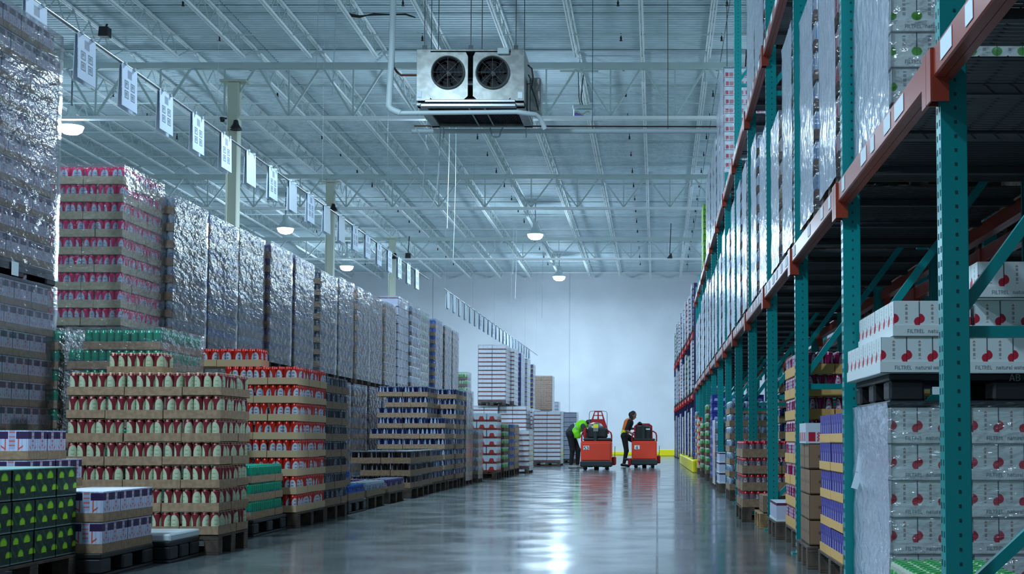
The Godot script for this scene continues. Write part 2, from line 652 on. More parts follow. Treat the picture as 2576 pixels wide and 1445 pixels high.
func beam(x: float, y: float, d0: float, d1: float, paint: Material, label: String, group: String, tags := true, out_side := -1.0) -> void:
	# a step beam between two posts with end connectors; out_side is the side its face looks to
	var o := thing("rack_beam", label, "rack beam", V(x, y, (d0 + d1) / 2.0), group)
	var h := (d1 - d0) / 2.0 - 0.04
	var key := "beam%.2f%s%s" % [h, out_side, paint == M.beam_red]
	if not cache.has(key):
		var s := tool()
		box(s, Vector3(0, -0.055, 0), Vector3(0.045, 0.11, h * 2), 0.006)
		box(s, Vector3(-out_side * 0.034, -0.075, 0), Vector3(0.03, 0.07, h * 2))
		cache[key] = s.commit()
		s = tool()
		box(s, Vector3(out_side * 0.032, -0.1, 0), Vector3(0.006, 0.19, 0.075), 0.001)
		box(s, Vector3(0.0, -0.1, 0.037), Vector3(0.06, 0.19, 0.006))
		cache[key + "c"] = s.commit()
	part(o, "bar", cache[key], paint)
	for sz in [-1.0, 1.0]:
		part(o, "end_connector", cache[key + "c"], paint, Vector3(0, 0, sz * (h - 0.0)))
	if tags:
		var at := -h + 0.25
		while at < h - 0.2:
			var w := rng.randf_range(0.09, 0.2)
			if rng.randf() < 0.8:
				part(o, "shelf_tag", box_mesh(Vector3(0.002, 0.07, w), 0.0, false), M.paper, Vector3(out_side * 0.0245, -0.052, at))
			at += rng.randf_range(0.26, 0.5)


func wire_deck(x: float, y: float, d0: float, d1: float, label: String, group: String) -> void:
	var o := thing("rack_deck", label, "rack deck", V(x, y, (d0 + d1) / 2.0), group)
	var w := d1 - d0 - 0.17
	var key := "deck%.2f" % w
	if not cache.has(key):
		var s := tool()
		var n := int(w / 0.042)
		for k in n + 1:
			bar(s, Vector3(0.02, 0.003, -w / 2 + w * k / n), Vector3(RB - 0.02, 0.003, -w / 2 + w * k / n), 0.022, 0.006)
		cache[key] = s.commit()
		s = tool()
		for k in 10:
			bar(s, Vector3(0.06 + k * (RB - 0.12) / 9.0, 0.009, -w / 2), Vector3(0.06 + k * (RB - 0.12) / 9.0, 0.009, w / 2), 0.006, 0.006)
		cache[key + "l"] = s.commit()
		cache[key + "s"] = bar_mesh(Vector3(0.02, -0.02, 0), Vector3(RB - 0.02, -0.02, 0), 0.05, 0.035)
	part(o, "slats", cache[key], M.dark_wire).set_meta("kind", "stuff")
	part(o, "wires", cache[key + "l"], M.dark_wire).set_meta("kind", "stuff")
	for k in 3:
		part(o, "support_channel", cache[key + "s"], M.dark_wire, Vector3(0, 0, -w / 3 + k * w / 3.0))


const NTH := ["nearest", "second", "third", "fourth", "fifth", "sixth", "seventh", "eighth", "ninth", "tenth", "eleventh", "twelfth", "thirteenth", "fourteenth", "fifteenth", "sixteenth"]


func bay_words(b: int) -> String:
	if b < 0:
		return "before the first teal upright"
	return "between the %s and %s teal uprights" % [["first"] + NTH.slice(1), ["first"] + NTH.slice(1)] if false else "between teal uprights %s and %s" % [first(b), first(b + 1)]


func first(k: int) -> String:
	return "first" if k == 0 else NTH[k]


func racks() -> void:
	var posts := 13
	for n in range(0, posts):
		var d := P0 + BAY * n
		frame(RX, d, 7.3 if n <= 5 else 4.75, M.teal, "%s teal slotted rack upright along the aisle, counted from the viewer" % first(n), "rack_frame", "teal rack frames")
	for n in range(-1, posts - 1):
		var a := P0 + BAY * n
		var b := a + BAY
		for lv in [[2.2, "lower"], [4.43, "upper"]]:
			beam(RX - 0.01, lv[0], a, b, M.beam_orange, "%s orange front beam with white tags %s" % [lv[1], bay_words(n)], "orange rack beams facing the aisle")
			beam(RX + RB + 0.01, lv[0], a, b, M.beam_orange, "%s orange rear beam at the back of the rack %s" % [lv[1], bay_words(n)], "orange rear rack beams", false, 1.0)
			wire_deck(RX, lv[0] + 0.001, a, b, "%s wire deck of the rack %s" % [lv[1], bay_words(n)], "wire decks of the rack")
	# the row behind, back to back
	for n in range(0, 10):
		frame(RX + RB + 0.3, P0 + BAY * n, 4.75, M.teal, "%s teal upright of the row behind the aisle rack" % first(n), "rack_frame", "teal rack frames behind")
	for n in range(-1, 9):
		var a := P0 + BAY * n
		beam(RX + RB + 0.29, 2.2, a, a + BAY, M.beam_orange, "orange beam of the row behind, %s" % bay_words(n), "orange beams of the row behind", false)
		wire_deck(RX + RB + 0.3, 2.201, a, a + BAY, "wire deck of the row behind, %s" % bay_words(n), "wire decks of the row behind")
	# the blue and red rack at the far end, set slightly askew
	var q0 := Vector2(1.13, 41.3)
	var q1 := Vector2(0.78, 61.5)
	var nb := 8
	for n in nb + 1:
		var p := q0.lerp(q1, float(n) / nb)
		frame(p.x, p.y, 5.6 if n == 0 else 4.9, M.navy, "%s navy blue upright of the far rack past the teal ones" % first(n), "rack_frame", "navy rack frames")
	for n in nb:
		var p := q0.lerp(q1, float(n) / nb)
		var q := q0.lerp(q1, float(n + 1) / nb)
		for lv in [[2.2, "lower"], [4.1, "upper"]]:
			beam((p.x + q.x) / 2, lv[0], p.y, q.y, M.beam_red, "%s bright red beam in bay %s of the far navy rack" % [lv[1], first(n)], "red beams of the far rack", false)
			wire_deck((p.x + q.x) / 2, lv[0] + 0.001, p.y, q.y, "%s wire deck in bay %s of the far navy rack" % [lv[1], first(n)], "wire decks of the far rack")
	# yellow guards at the end of the far rack
	var g := thing("rack_guard", "long yellow guard rail on the floor in front of the navy rack", "guard rail", V(0.84, 0, 39.0))
	g.rotation.y = 0.0087
	part(g, "rail", box_mesh(Vector3(0.08, 0.3, 12.6), 0.02), M.yellow)
	for k in 4:
		part(g, "foot", box_mesh(Vector3(0.14, 0.32, 0.1), 0.01), M.yellow, Vector3(0.04, 0, -6.2 + k * 4.13))
	var g2 := thing("rack_guard", "yellow end guard at the far corner of the navy rack by the wall", "guard rail", V(0.55, 0, 64.0))
	part(g2, "rail", box_mesh(Vector3(0.9, 0.3, 0.1), 0.02), M.yellow)
	part(g2, "foot", box_mesh(Vector3(0.12, 0.32, 0.3), 0.01), M.yellow, Vector3(0.4, 0, 0.1))


# ---------------------------------------------------------------- the cooling unit under the roof
func cooling_unit() -> void:
	var d := 23.0
	var t := thing("cooling_unit", "grey two-fan cooling unit hanging under the roof above the aisle", "cooling unit", V(-3.22, 6.6, d))
	# local: x to the right, y up from the lower front edge, z towards the camera; front face at z = 0
	var w := 1.86
	var h := 0.92
	var deep := 1.65
	var s := tool()
	box(s, Vector3(0, h + 0.005, -deep / 2), Vector3(w, 0.03, deep), 0.004)
	for sx in [-1.0, 1.0]:
		box(s, Vector3(sx * (w / 2 - 0.12), h / 2 + 0.02, -0.012), Vector3(0.24, h - 0.04, 0.02), 0.004)
		box(s, Vector3(sx * (w / 2 - 0.012), h / 2 + 0.02, -deep / 2), Vector3(0.02, h - 0.04, deep - 0.05), 0.004)
	box(s, Vector3(0, h / 2, -deep + 0.02), Vector3(w, h, 0.03))
	part(t, "casing", s.commit(), M.unit_metal)
	for k in 2:
		var cx := -0.385 + 0.77 * k
		# panel with a round opening
		var ps := tool()
		var hole := []
		var n := 36
		var r := 0.275
		var cy := 0.53
		var pw := 0.68
		for i in n:
			var a := TAU * i / n
			var b := TAU * (i + 1) / n
			var ea := _to_edge(a, 0.34, cy - 0.06, h - 0.03 - cy)
			var eb := _to_edge(b, 0.34, cy - 0.06, h - 0.03 - cy)
			quad(ps, Vector3(cos(a) * r, sin(a) * r, 0), Vector3(ea.x, ea.y, 0), Vector3(eb.x, eb.y, 0), Vector3(cos(b) * r, sin(b) * r, 0))
		part(t, "fan_panel", ps.commit(), M.unit_metal, Vector3(cx, cy, 0.0))
		# rolled shroud ring standing proud, and its bell behind
		var ring := lathe([Vector2(0.275, -0.14), Vector2(0.262, -0.05), Vector2(0.262, 0.05), Vector2(0.275, 0.075), Vector2(0.29, 0.05), Vector2(0.3, 0.0)], 36)
		var sh := part(t, "fan_shroud", ring, M.unit_metal, Vector3(cx, cy, 0))
		sh.rotation.x = PI / 2
		var inner := tool()
		for i in n:
			var a := TAU * i / n
			var b := TAU * (i + 1) / n
			quad(inner, Vector3(cos(b) * 0.262, sin(b) * 0.262, 0.06), Vector3(cos(b) * 0.262, sin(b) * 0.262, -0.3), Vector3(cos(a) * 0.262, sin(a) * 0.262, -0.3), Vector3(cos(a) * 0.262, sin(a) * 0.262, 0.06))
			tri(inner, Vector3(0, 0, -0.3), Vector3(cos(a) * 0.262, sin(a) * 0.262, -0.3), Vector3(cos(b) * 0.262, sin(b) * 0.262, -0.3))
		part(t, "fan_well", inner.commit(), M.dark, Vector3(cx, cy, 0))
		var hub := part(t, "fan_hub", lathe([Vector2(0.0, 0.05), Vector2(0.04, 0.05), Vector2(0.055, 0.03), Vector2(0.055, -0.05)], 16), M.blackish, Vector3(cx, cy, -0.12))
		hub.rotation.x = PI / 2
		for q in 6:
			var bs := tool()
			var a := TAU * q / 6.0 + 0.3 * k
			for u in 4:
				var r0 := 0.05 + 0.05 * u
				var r1 := r0 + 0.05
				var w0 := 0.045 + 0.012 * u
				var w1 := w0 + 0.012
				var xf := Transform3D(Basis(Vector3(0, 0, 1), a + 0.12 * u), Vector3.ZERO)
				var xg := Transform3D(Basis(Vector3(0, 0, 1), a + 0.12 * (u + 1)), Vector3.ZERO)
				var pa := xf * Vector3(r0, -w0, -0.03)
				var pb := xg * Vector3(r1, -w1, -0.03)
				var pc := xg * Vector3(r1, w1, 0.03)
				var pd := xf * Vector3(r0, w0, 0.03)
				quad(bs, pa, pb, pc, pd)
				quad(bs, pd + Vector3(0, 0, -0.006), pc + Vector3(0, 0, -0.006), pb + Vector3(0, 0, -0.006), pa + Vector3(0, 0, -0.006))
			part(t, "fan_blade", bs.commit(), M.blackish, Vector3(cx, cy, -0.12))
		var gs := tool()
		for rr in [0.07, 0.13, 0.19, 0.25]:
			var loop := []
			for i in 25:
				loop.append(Vector3(cos(TAU * i / 24.0) * rr, sin(TAU * i / 24.0) * rr, 0))
			tube(gs, loop, 0.0025, 4, false)
		for i in 4:
			var a := TAU * i / 8.0
			bar(gs, Vector3(cos(a), sin(a), 0) * 0.262, Vector3(cos(a), sin(a), 0) * -0.262, 0.004, 0.004)
		part(t, "fan_grille", gs.commit(), M.dark_wire, Vector3(cx, cy, 0.04))
	s = tool()
	box(s, Vector3(0, 0.035, 0.012), Vector3(w - 0.3, 0.05, 0.03), 0.008)
	part(t, "trim_strip", s.commit(), M.galv)
	s = tool()
	box(s, Vector3(-0.03, -0.045, 0.0), Vector3(w - 0.2, 0.075, 0.09), 0.02)
	part(t, "drain_pan_lip", s.commit(), M.galv)
	# seen from below: a pale frame round the dark coil
	s = tool()
	for sx in [-1.0, 1.0]:
		box(s, Vector3(sx * (w / 2 - 0.08), -0.02, -deep / 2), Vector3(0.16, 0.05, deep), 0.006)
	box(s, Vector3(0, -0.02, -deep + 0.06), Vector3(w, 0.05, 0.12), 0.006)
	box(s, Vector3(0, -0.02, -0.12), Vector3(w, 0.05, 0.14), 0.006)
	part(t, "underside_frame", s.commit(), M.unit_metal)
	s = tool()
	for k in 60:
		box(s, Vector3(-w / 2 + 0.18 + (w - 0.36) * k / 59.0, 0.03, -deep / 2), Vector3(0.006, 0.05, deep - 0.3))
	box(s, Vector3(0, 0.08, -deep / 2), Vector3(w - 0.3, 0.02, deep - 0.1))
	part(t, "coil_fins", s.commit(), M.coil).set_meta("kind", "stuff")
	s = tool()
	for x in [-0.05, 0.22]:
		bar(s, Vector3(x, -0.03, -0.15), Vector3(x, -0.03, -deep + 0.1), 0.025, 0.02)
	part(t, "coil_strap", s.commit(), M.steel_grey)
	part(t, "junction_box", box_mesh(Vector3(0.2, 0.11, 0.07), 0.01), M.pipe, Vector3(0.57, 0.84, 0.04))
	part(t, "junction_box", box_mesh(Vector3(0.2, 0.6, 0.4), 0.02), M.unit_metal, Vector3(w / 2 + 0.14, -0.02, -0.7))
	for p in [[-0.88, 0.1], [0.86, 0.08]]:
		part(t, "label_plate", box_mesh(Vector3(0.08, 0.11, 0.006)), M.paper, Vector3(p[0], p[1], 0.006))
	s = tool()
	bar(s, Vector3(0, h, 0), Vector3(0, 2.85, 0), 0.014, 0.014)
	box(s, Vector3(0, h + 0.05, 0), Vector3(0.07, 0.09, 0.05))
	var rod := s.commit()
	for sx in [-0.8, 0.0, 0.78]:
		for dz in [-0.03, -1.5]:
			part(t, "hanger_rod", rod, M.dark_wire, Vector3(sx, 0, dz))
	s = tool()
	tube(s, [Vector3(0.97, 0.72, -0.2), Vector3(1.04, 0.66, -0.2), Vector3(1.06, 0.5, -0.25), Vector3(1.03, 0.35, -0.3), Vector3(1.1, 0.15, -0.4), Vector3(1.13, 0.0, -0.5)], 0.014)
	tube(s, [Vector3(0.98, 0.55, -0.2), Vector3(1.03, 0.45, -0.2), Vector3(1.04, 0.4, -0.2), Vector3(0.95, 0.38, -0.2)], 0.01)
	part(t, "cable", s.commit(), M.blackish)
	# drain pipe down the far side, along the underside and away
	var pd := d - 0.1
	var q := thing("drain_pipe", "pale drain pipe bending down beside and under the cooling unit", "pipe", V(-4.5, 6.6, pd))
	s = tool()
	tube(s, [Vector3(-0.03, 2.6, 0), Vector3(-0.06, 0.9, 0), Vector3(-0.1, -0.07, 0), Vector3(-0.06, -0.13, 0.0), Vector3(0.02, -0.17, 0), Vector3(0.1, -0.2, 0)], 0.055, 12)
	part(q, "riser", s.commit(), M.pipe)
	part(q, "run", tube_mesh([Vector3(0.08, -0.2, 0), Vector3(2.13, -0.18, 0)], 0.04, 12), M.pipe)
	s = tool()
	tube(s, [Vector3(2.1, -0.18, 0), Vector3(2.22, -0.2, 0), Vector3(2.4, -0.2, -0.1), Vector3(2.48, -0.24, -0.2), Vector3(2.56, -0.42, -0.25)], 0.042, 10)
	part(q, "outlet", s.commit(), M.pipe)
	q = thing("refrigerant_line", "dark brown refrigerant line dropping from the roof into the cooling unit", "pipe", V(-4.58, 6.6, d + 0.3))
	part(q, "line", tube_mesh([Vector3(0.0, 2.9, 0), Vector3(-0.03, 0.72, 0), Vector3(0.03, 0.63, 0), Vector3(0.1, 0.57, 0), Vector3(0.42, 0.57, 0)], 0.02, 8), M.copper)
	# the long cross pipe just behind the unit
	var cp := thing("cross_pipe", "long pale pipe crossing the aisle under the cooling unit to the rack", "pipe", V(0, 6.52, 24.78))
	part(cp, "pipe_run", tube_mesh([Vector3(-4.55, 0.0, 0), Vector3(1.5, 0.0, 0)], 0.045, 12), M.pipe)
	part(cp, "thin_conduit", tube_mesh([Vector3(-4.5, 0.09, 0.03), Vector3(1.5, 0.075, 0.03)], 0.014, 8), M.copper)
	for x in [-4.2, -1.2, 0.2, 1.3]:
		part(cp, "hanger_rod", bar_mesh(Vector3(0, 0, 0), Vector3(0, 2.88, 0), 0.012, 0.012), M.dark_wire, Vector3(x, 0, 0))
	# white cords hanging below it
	var cords := [
		["long curved white cord hanging from the pipe under the cooling unit", [[1108, 322], [1106, 380], [1103, 440], [1098, 485], [1090, 512], [1086, 521]], 24.5, 0.014],
		["short slack white cord looping under the cooling unit", [[1233, 322], [1238, 342], [1246, 346], [1256, 344], [1265, 322]], 24.5, 0.016],
		["short white cord end slanting beside the long curved cord", [[1045, 322], [1058, 344], [1068, 358], [1078, 379]], 24.5, 0.012],
		["short white stub hanging under the unit's drain pan", [[1116, 322], [1116, 347]], 24.5, 0.02],
		["short white stub hanging under the outlet end of the pipe", [[1324, 322], [1324, 346]], 24.5, 0.014],
		["faint thin white drop cord left of the curved cord", [[1071, 375], [1066, 440], [1062, 508]], 26.0, 0.0066, true],
		["straight white drop cord hanging between the joists", [[1130, 388], [1127, 480], [1125, 575]], 33.0, 0.0088, true],
		["faint white drop cord beside the straight one", [[1146, 455], [1143, 560], [1140, 650]], 33.0, 0.0060, true],
		["white drop cord hanging over the far rack of signs", [[1292, 600], [1291, 650], [1290, 690]], 52.0, 0.0099, true],
		["longer white drop cord near the bright mid lamp", [[1299, 628], [1298, 690], [1296, 752]], 52.0, 0.0099, true],
		["white drop cord hanging below the far wall lamp", [[1365, 712], [1364, 760], [1363, 800]], 58.0, 0.0088, true],
		["thin white drop cord by the cooling unit's pipe, upper run", [[802, 0], [799, 70], [796, 170]], 26.0, 0.0055, true],
		["thin white drop cord next to the dark cable bundle", [[846, 0], [842, 110], [836, 240]], 26.0, 0.0066, true],
	]
	for c in cords:
		var pts := []
		for p in c[1]:
			pts.append(px(p[0], p[1], c[2]))
		if c.size() > 4:
			pts.insert(0, Vector3(pts[0].x, roof_y(c[2]) + 0.03, pts[0].z))
		var base: Vector3 = pts[0]
		var loc := []
		for p in pts:
			loc.append(p - base)
		var o := thing("hanging_line", c[0], "cord", base)
		part(o, "cord", tube_mesh(loc, c[3], 6), M.cord)


# a place in the building from where its outline lies in the photograph and how far it is
func px(x: float, y: float, d: float) -> Vector3:
	var th := atan(190.0 / 3400.0)
	var dx := (x - 1653.0) / 3400.0
	var dy := (914.0 - y) / 3400.0
	var deep := cos(th) - dy * sin(th)
	return V(dx / deep * d, 0.8244 + (dy * cos(th) + sin(th)) / deep * d, d)


func _to_edge(a: float, wx: float, down: float, up: float) -> Vector2:
	var c := Vector2(cos(a), sin(a))
	var k := 1e9
	if absf(c.x) > 1e-6:
		k = minf(k, wx / absf(c.x))
	if c.y > 1e-6:
		k = minf(k, up / c.y)
	elif c.y < -1e-6:
		k = minf(k, down / -c.y)
	return c * k


# ---------------------------------------------------------------- goods
var P := {}


func img_can(body: Color, arch: Color, shade: Color, band := Color(0, 0, 0, 0), arch_top := 0.82, arch_w := 0.17) -> ImageTexture:
	var w := 96
	var h := 48
	var im := Image.create(w, h, false, Image.FORMAT_RGB8)
	for y in h:
		for x in w:
			var u := (x + 0.5) / w
			var v := 1.0 - (y + 0.5) / h
			var c := body
			if band.a > 0.0 and v > 0.86:
				c = band
			for k in 2:
				var du := absf(u - 0.25 - 0.5 * k) / arch_w
				var lim := 0.45 + (arch_top - 0.45) * sqrt(maxf(0.0, 1.0 - du * du))
				if du < 1.0 and v < lim:
					c = arch
					if du < 0.35 and (int(v * 16.0) % 3 == 1) and v < lim - 0.1:
						c = shade
			im.set_pixel(x, y, c)
	return ImageTexture.create_from_image(im)


func img_pack(draw: Callable, w := 64, h := 64) -> ImageTexture:
	var im := Image.create(w, h, false, Image.FORMAT_RGB8)
	for y in h:
		for x in w:
			im.set_pixel(x, y, draw.call((x + 0.5) / w, 1.0 - (y + 0.5) / h))
	return ImageTexture.create_from_image(im)


func can_mesh(r: float, h: float, body: Material, lid: Material, fine: bool) -> ArrayMesh:
	var n := 14 if fine else 8
	var prof := [Vector2(r * 0.8, 0.0), Vector2(r, h * 0.05), Vector2(r, h * 0.87), Vector2(r * 0.84, h * 0.965)] if fine else [Vector2(r, 0.0), Vector2(r, h * 0.88), Vector2(r * 0.84, h * 0.97)]
	var m := lathe(prof, n)
	var top := [Vector2(r * 0.84, h * 0.965), Vector2(r * 0.86, h * 0.985), Vector2(r * 0.84, h), Vector2(r * 0.76, h * 0.998), Vector2(r * 0.74, h * 0.975), Vector2(0.0, h * 0.975)] if fine else [Vector2(r * 0.84, h * 0.97), Vector2(r * 0.84, h), Vector2(0.0, h * 0.99)]
	var s := tool()
	lathe(top, n, false, s)
	s.commit(m)
	m.surface_set_material(0, body)
	m.surface_set_material(1, lid)
	return m


func pack_mesh(e: Vector3, body: Material, lid: Material) -> ArrayMesh:
	var s := tool()
	box(s, Vector3(0, e.y / 2, 0), e, 0.0, Transform3D(), "s")
	var m := s.commit()
	s = tool()
	box(s, Vector3(0, e.y / 2, 0), e, 0.0, Transform3D(), "t")
	s.commit(m)
	m.surface_set_material(0, body)
	m.surface_set_material(1, lid)
	return m


func can_product(key: String, desc: String, pitch: float, h: float, wall: float, board: Material, tex: Texture2D, lid: Color, tint := Color.WHITE) -> void:
	var body := mat(tint, 0.28, 0.15, tex)
	var top := mat(lid, 0.3, 0.6)
	P[key] = {"key": key, "desc": desc, "p": pitch, "q": pitch, "h": h, "wall": wall, "board": board, "fine": can_mesh(pitch * 0.485, h, body, top, true), "coarse": can_mesh(pitch * 0.485, h, body, top, false), "piece": "can"}


func pack_product(key: String, desc: String, pw: float, pd: float, h: float, wall: float, board: Material, tex: Texture2D, lid: Color) -> void:
	var body := mat(Color.WHITE, 0.5, 0.0, tex)
	var m := pack_mesh(Vector3(pw - 0.002, h, pd - 0.002), body, mat(lid, 0.5))
	P[key] = {"key": key, "desc": desc, "p": pw, "q": pd, "h": h, "wall": wall, "board": board, "fine": m, "coarse": m, "piece": "carton"}


func products() -> void:
	M.board = triplanar(mat(Color(1, 1, 1), 0.8, 0.0, noise_tex(0.08, Color(0.54, 0.44, 0.34), Color(0.62, 0.51, 0.4), 128, 3, 7)), 2.0)
	M.board_pale = triplanar(mat(Color(1, 1, 1), 0.75, 0.0, noise_tex(0.08, Color(0.72, 0.68, 0.58), Color(0.8, 0.75, 0.64), 128, 3, 8)), 2.0)
	M.board_tan = mat(Color(0.84, 0.72, 0.55), 0.75)
	M.pipe_dim = mat(Color(0.58, 0.63, 0.64), 0.7)
	M.board_gold = mat(Color(0.86, 0.68, 0.4), 0.7)
	M.board_dark = mat(Color(0.42, 0.32, 0.25), 0.8)
	M.board_white = mat(Color(0.84, 0.87, 0.87), 0.7)
	M.board_red = mat(Color(0.52, 0.2, 0.16), 0.7)
	M.wood = triplanar(mat(Color(1, 1, 1), 0.8, 0.0, noise_tex(0.03, Color(0.52, 0.4, 0.26), Color(0.7, 0.56, 0.38), 128, 3, 12)), 1.5)
	M.wood_dark = triplanar(mat(Color(1, 1, 1), 0.85, 0.0, noise_tex(0.03, Color(0.26, 0.22, 0.19), Color(0.38, 0.32, 0.27), 128, 3, 13)), 1.5)
	M.plastic = mat(Color(0.11, 0.12, 0.13), 0.5)
	M.sheet_white = mat(Color(0.8, 0.85, 0.86), 0.55)
	M.film = mat(Color(0.78, 0.85, 0.9, 0.06), 0.14)
	M.film.transparency = BaseMaterial3D.TRANSPARENCY_ALPHA
	M.film.metallic_specular = 0.7
	M.film.normal_enabled = true
	var fn := FastNoiseLite.new()
	fn.frequency = 0.018
	fn.fractal_octaves = 4
	fn.seed = 5
	var nt := NoiseTexture2D.new()
	nt.width = 256
	nt.height = 256
	nt.seamless = true
	nt.noise = fn
	nt.as_normal_map = true
	nt.bump_strength = 16.0
	M.film.normal_texture = nt
	M.film.normal_scale = 1.0
	M.film.uv1_scale = Vector3(1.0, 4.5, 1)
	M.film_thick = M.film.duplicate()
	M.film_thick.albedo_color = Color(0.78, 0.81, 0.88, 0.72)
	M.film_thick.normal_scale = 0.17
	M.film_thick.uv1_scale = Vector3(1.6, 2.2, 1)
	M.film_hazy = M.film.duplicate()
	M.film_hazy.albedo_color = Color(0.42, 0.41, 0.43, 0.3)
	M.film_hazy.normal_scale = 0.17
	M.film_side = M.film.duplicate()
	M.film_side.albedo_color = Color(0.6, 0.6, 0.6, 0.2)
	var k := Color(0, 0, 0, 0)
	can_product("cream", "red-brown cans with cream oval labels", 0.0665, 0.158, 0.062, M.board, img_can(Color(0.47, 0.14, 0.17), Color(0.76, 0.8, 0.67), Color(0.64, 0.68, 0.56), k, 0.9, 0.19), Color(0.86, 0.82, 0.55))
	can_product("pink", "pink and white cans", 0.058, 0.152, 0.072, M.board_pale, img_can(Color(0.93, 0.1, 0.42), Color(0.8, 0.86, 0.93), Color(0.56, 0.62, 0.76), k, 0.9, 0.17), Color(0.85, 0.3, 0.42))
	can_product("orange", "red and orange cans with white arches", 0.0665, 0.162, 0.066, M.board_tan, img_can(Color(0.85, 0.17, 0.1), Color(0.86, 0.88, 0.92), Color(0.5, 0.53, 0.62), k, 0.84, 0.18), Color(0.9, 0.35, 0.36))
	can_product("green", "green cans", 0.058, 0.1455, 0.064, M.board, img_can(Color(0.0, 0.56, 0.42), Color(0.02, 0.5, 0.42), Color(0.3, 0.3, 0.5), k, 0.6), Color(0.1, 0.8, 0.66))
	can_product("magenta", "magenta and silver cans", 0.064, 0.158, 0.075, M.board_gold, img_can(Color(0.56, 0.05, 0.3), Color(0.76, 0.74, 0.78), Color(0.8, 0.1, 0.5), k, 0.95, 0.13), Color(0.75, 0.75, 0.78))
	can_product("navy", "navy and silver cans", 0.0665, 0.164, 0.078, M.board, img_can(Color(0.09, 0.11, 0.28), Color(0.7, 0.75, 0.82), Color(0.2, 0.22, 0.4), k, 0.95, 0.1), Color(0.7, 0.76, 0.8))
	can_product("black", "black cans with silver tops", 0.0665, 0.164, 0.08, M.board, img_can(Color(0.09, 0.06, 0.08), Color(0.62, 0.62, 0.66), Color(0.3, 0.1, 0.12), k, 0.9, 0.07), Color(0.75, 0.82, 0.84))
	can_product("dark", "dark grey cans", 0.0665, 0.158, 0.075, M.board, img_can(Color(0.13, 0.16, 0.2), Color(0.5, 0.55, 0.62), Color(0.25, 0.3, 0.3), k, 0.9, 0.1), Color(0.4, 0.46, 0.5))
	can_product("blue", "bright blue cans", 0.0665, 0.16, 0.082, M.board, img_can(Color(0.03, 0.28, 0.62), Color(0.2, 0.45, 0.8), Color(0.1, 0.2, 0.5), k, 0.8), Color(0.1, 0.55, 0.85))
	can_product("silverblue", "pale blue and silver cans", 0.0665, 0.162, 0.08, M.board, img_can(Color(0.64, 0.7, 0.76), Color(0.4, 0.48, 0.62), Color(0.6, 0.65, 0.7), k, 0.8), Color(0.75, 0.8, 0.82))
	can_product("purple", "purple and silver cans", 0.0665, 0.162, 0.08, M.board, img_can(Color(0.27, 0.2, 0.42), Color(0.6, 0.6, 0.68), Color(0.4, 0.3, 0.5), k, 0.8, 0.12), Color(0.6, 0.6, 0.7))
	can_product("rust", "silver and rust-brown cans", 0.0665, 0.162, 0.085, M.board, img_can(Color(0.5, 0.5, 0.5), Color(0.55, 0.3, 0.2), Color(0.4, 0.24, 0.2), k, 0.8, 0.12), Color(0.7, 0.7, 0.7))
	can_product("lime", "white and green cans", 0.0665, 0.162, 0.07, M.board_dark, img_can(Color(0.75, 0.8, 0.72), Color(0.25, 0.72, 0.3), Color(0.2, 0.6, 0.3), k, 0.8, 0.2), Color(0.4, 0.8, 0.5))
	can_product("tallwhite", "tall white and blue cans", 0.073, 0.188, 0.066, M.board_dark, img_can(Color(0.8, 0.85, 0.9), Color(0.55, 0.66, 0.8), Color(0.6, 0.7, 0.85), k, 0.9), Color(0.8, 0.84, 0.86))
	can_product("tallpink", "tall white and pink cans", 0.073, 0.188, 0.066, M.board_dark, img_can(Color(0.85, 0.78, 0.82), Color(0.8, 0.3, 0.36), Color(0.8, 0.6, 0.65), k, 0.9, 0.13), Color(0.8, 0.84, 0.86))
	can_product("tallviolet", "tall white and violet cans", 0.073, 0.188, 0.066, M.board_dark, img_can(Color(0.74, 0.74, 0.9), Color(0.45, 0.4, 0.75), Color(0.6, 0.6, 0.8), k, 0.9, 0.13), Color(0.8, 0.84, 0.86))
	can_product("tallamber", "tall silver and amber cans", 0.073, 0.188, 0.07, M.board_dark, img_can(Color(0.8, 0.8, 0.78), Color(0.65, 0.5, 0.25), Color(0.7, 0.6, 0.4), k, 0.8, 0.13), Color(0.8, 0.84, 0.86))
	can_product("redtop", "red-topped silver cans", 0.0635, 0.158, 0.085, M.board, img_can(Color(0.5, 0.42, 0.46), Color(0.75, 0.74, 0.76), Color(0.4, 0.3, 0.34), Color(0.75, 0.1, 0.15), 0.8, 0.1), Color(0.8, 0.25, 0.3))
	# printed packs
	var white := Color(0.82, 0.85, 0.9)
	pack_product("variety", "white variety packs with a purple band", 0.2, 0.13, 0.177, 0.055, M.board, img_pack(func(u, v):
		if v > 0.7 and v < 0.95 and absf(u - 0.5) > 0.12: return Color(0.19, 0.1, 0.28)
		if (absf(u - 0.3) < 0.018 or absf(u - 0.7) < 0.018) and v > 0.3 and v < 0.72: return Color(0.8, 0.3, 0.25)
		if absf((u - 0.3) * 0.8 + (v - 0.34)) < 0.03 and u > 0.16 and u < 0.3: return Color(0.8, 0.3, 0.25)
		if absf((0.7 - u) * 0.8 + (v - 0.34)) < 0.03 and u > 0.7 and u < 0.84: return Color(0.8, 0.3, 0.25)
		if absf(u - 0.5) < 0.1 and v > 0.35: return Color(0.62, 0.66, 0.78) if int(v * 20) % 3 else Color(0.75, 0.4, 0.4)
		return Color(0.74, 0.78, 0.87) if int(u * 30) % 4 else Color(0.66, 0.69, 0.8)), Color(0.86, 0.89, 0.94))
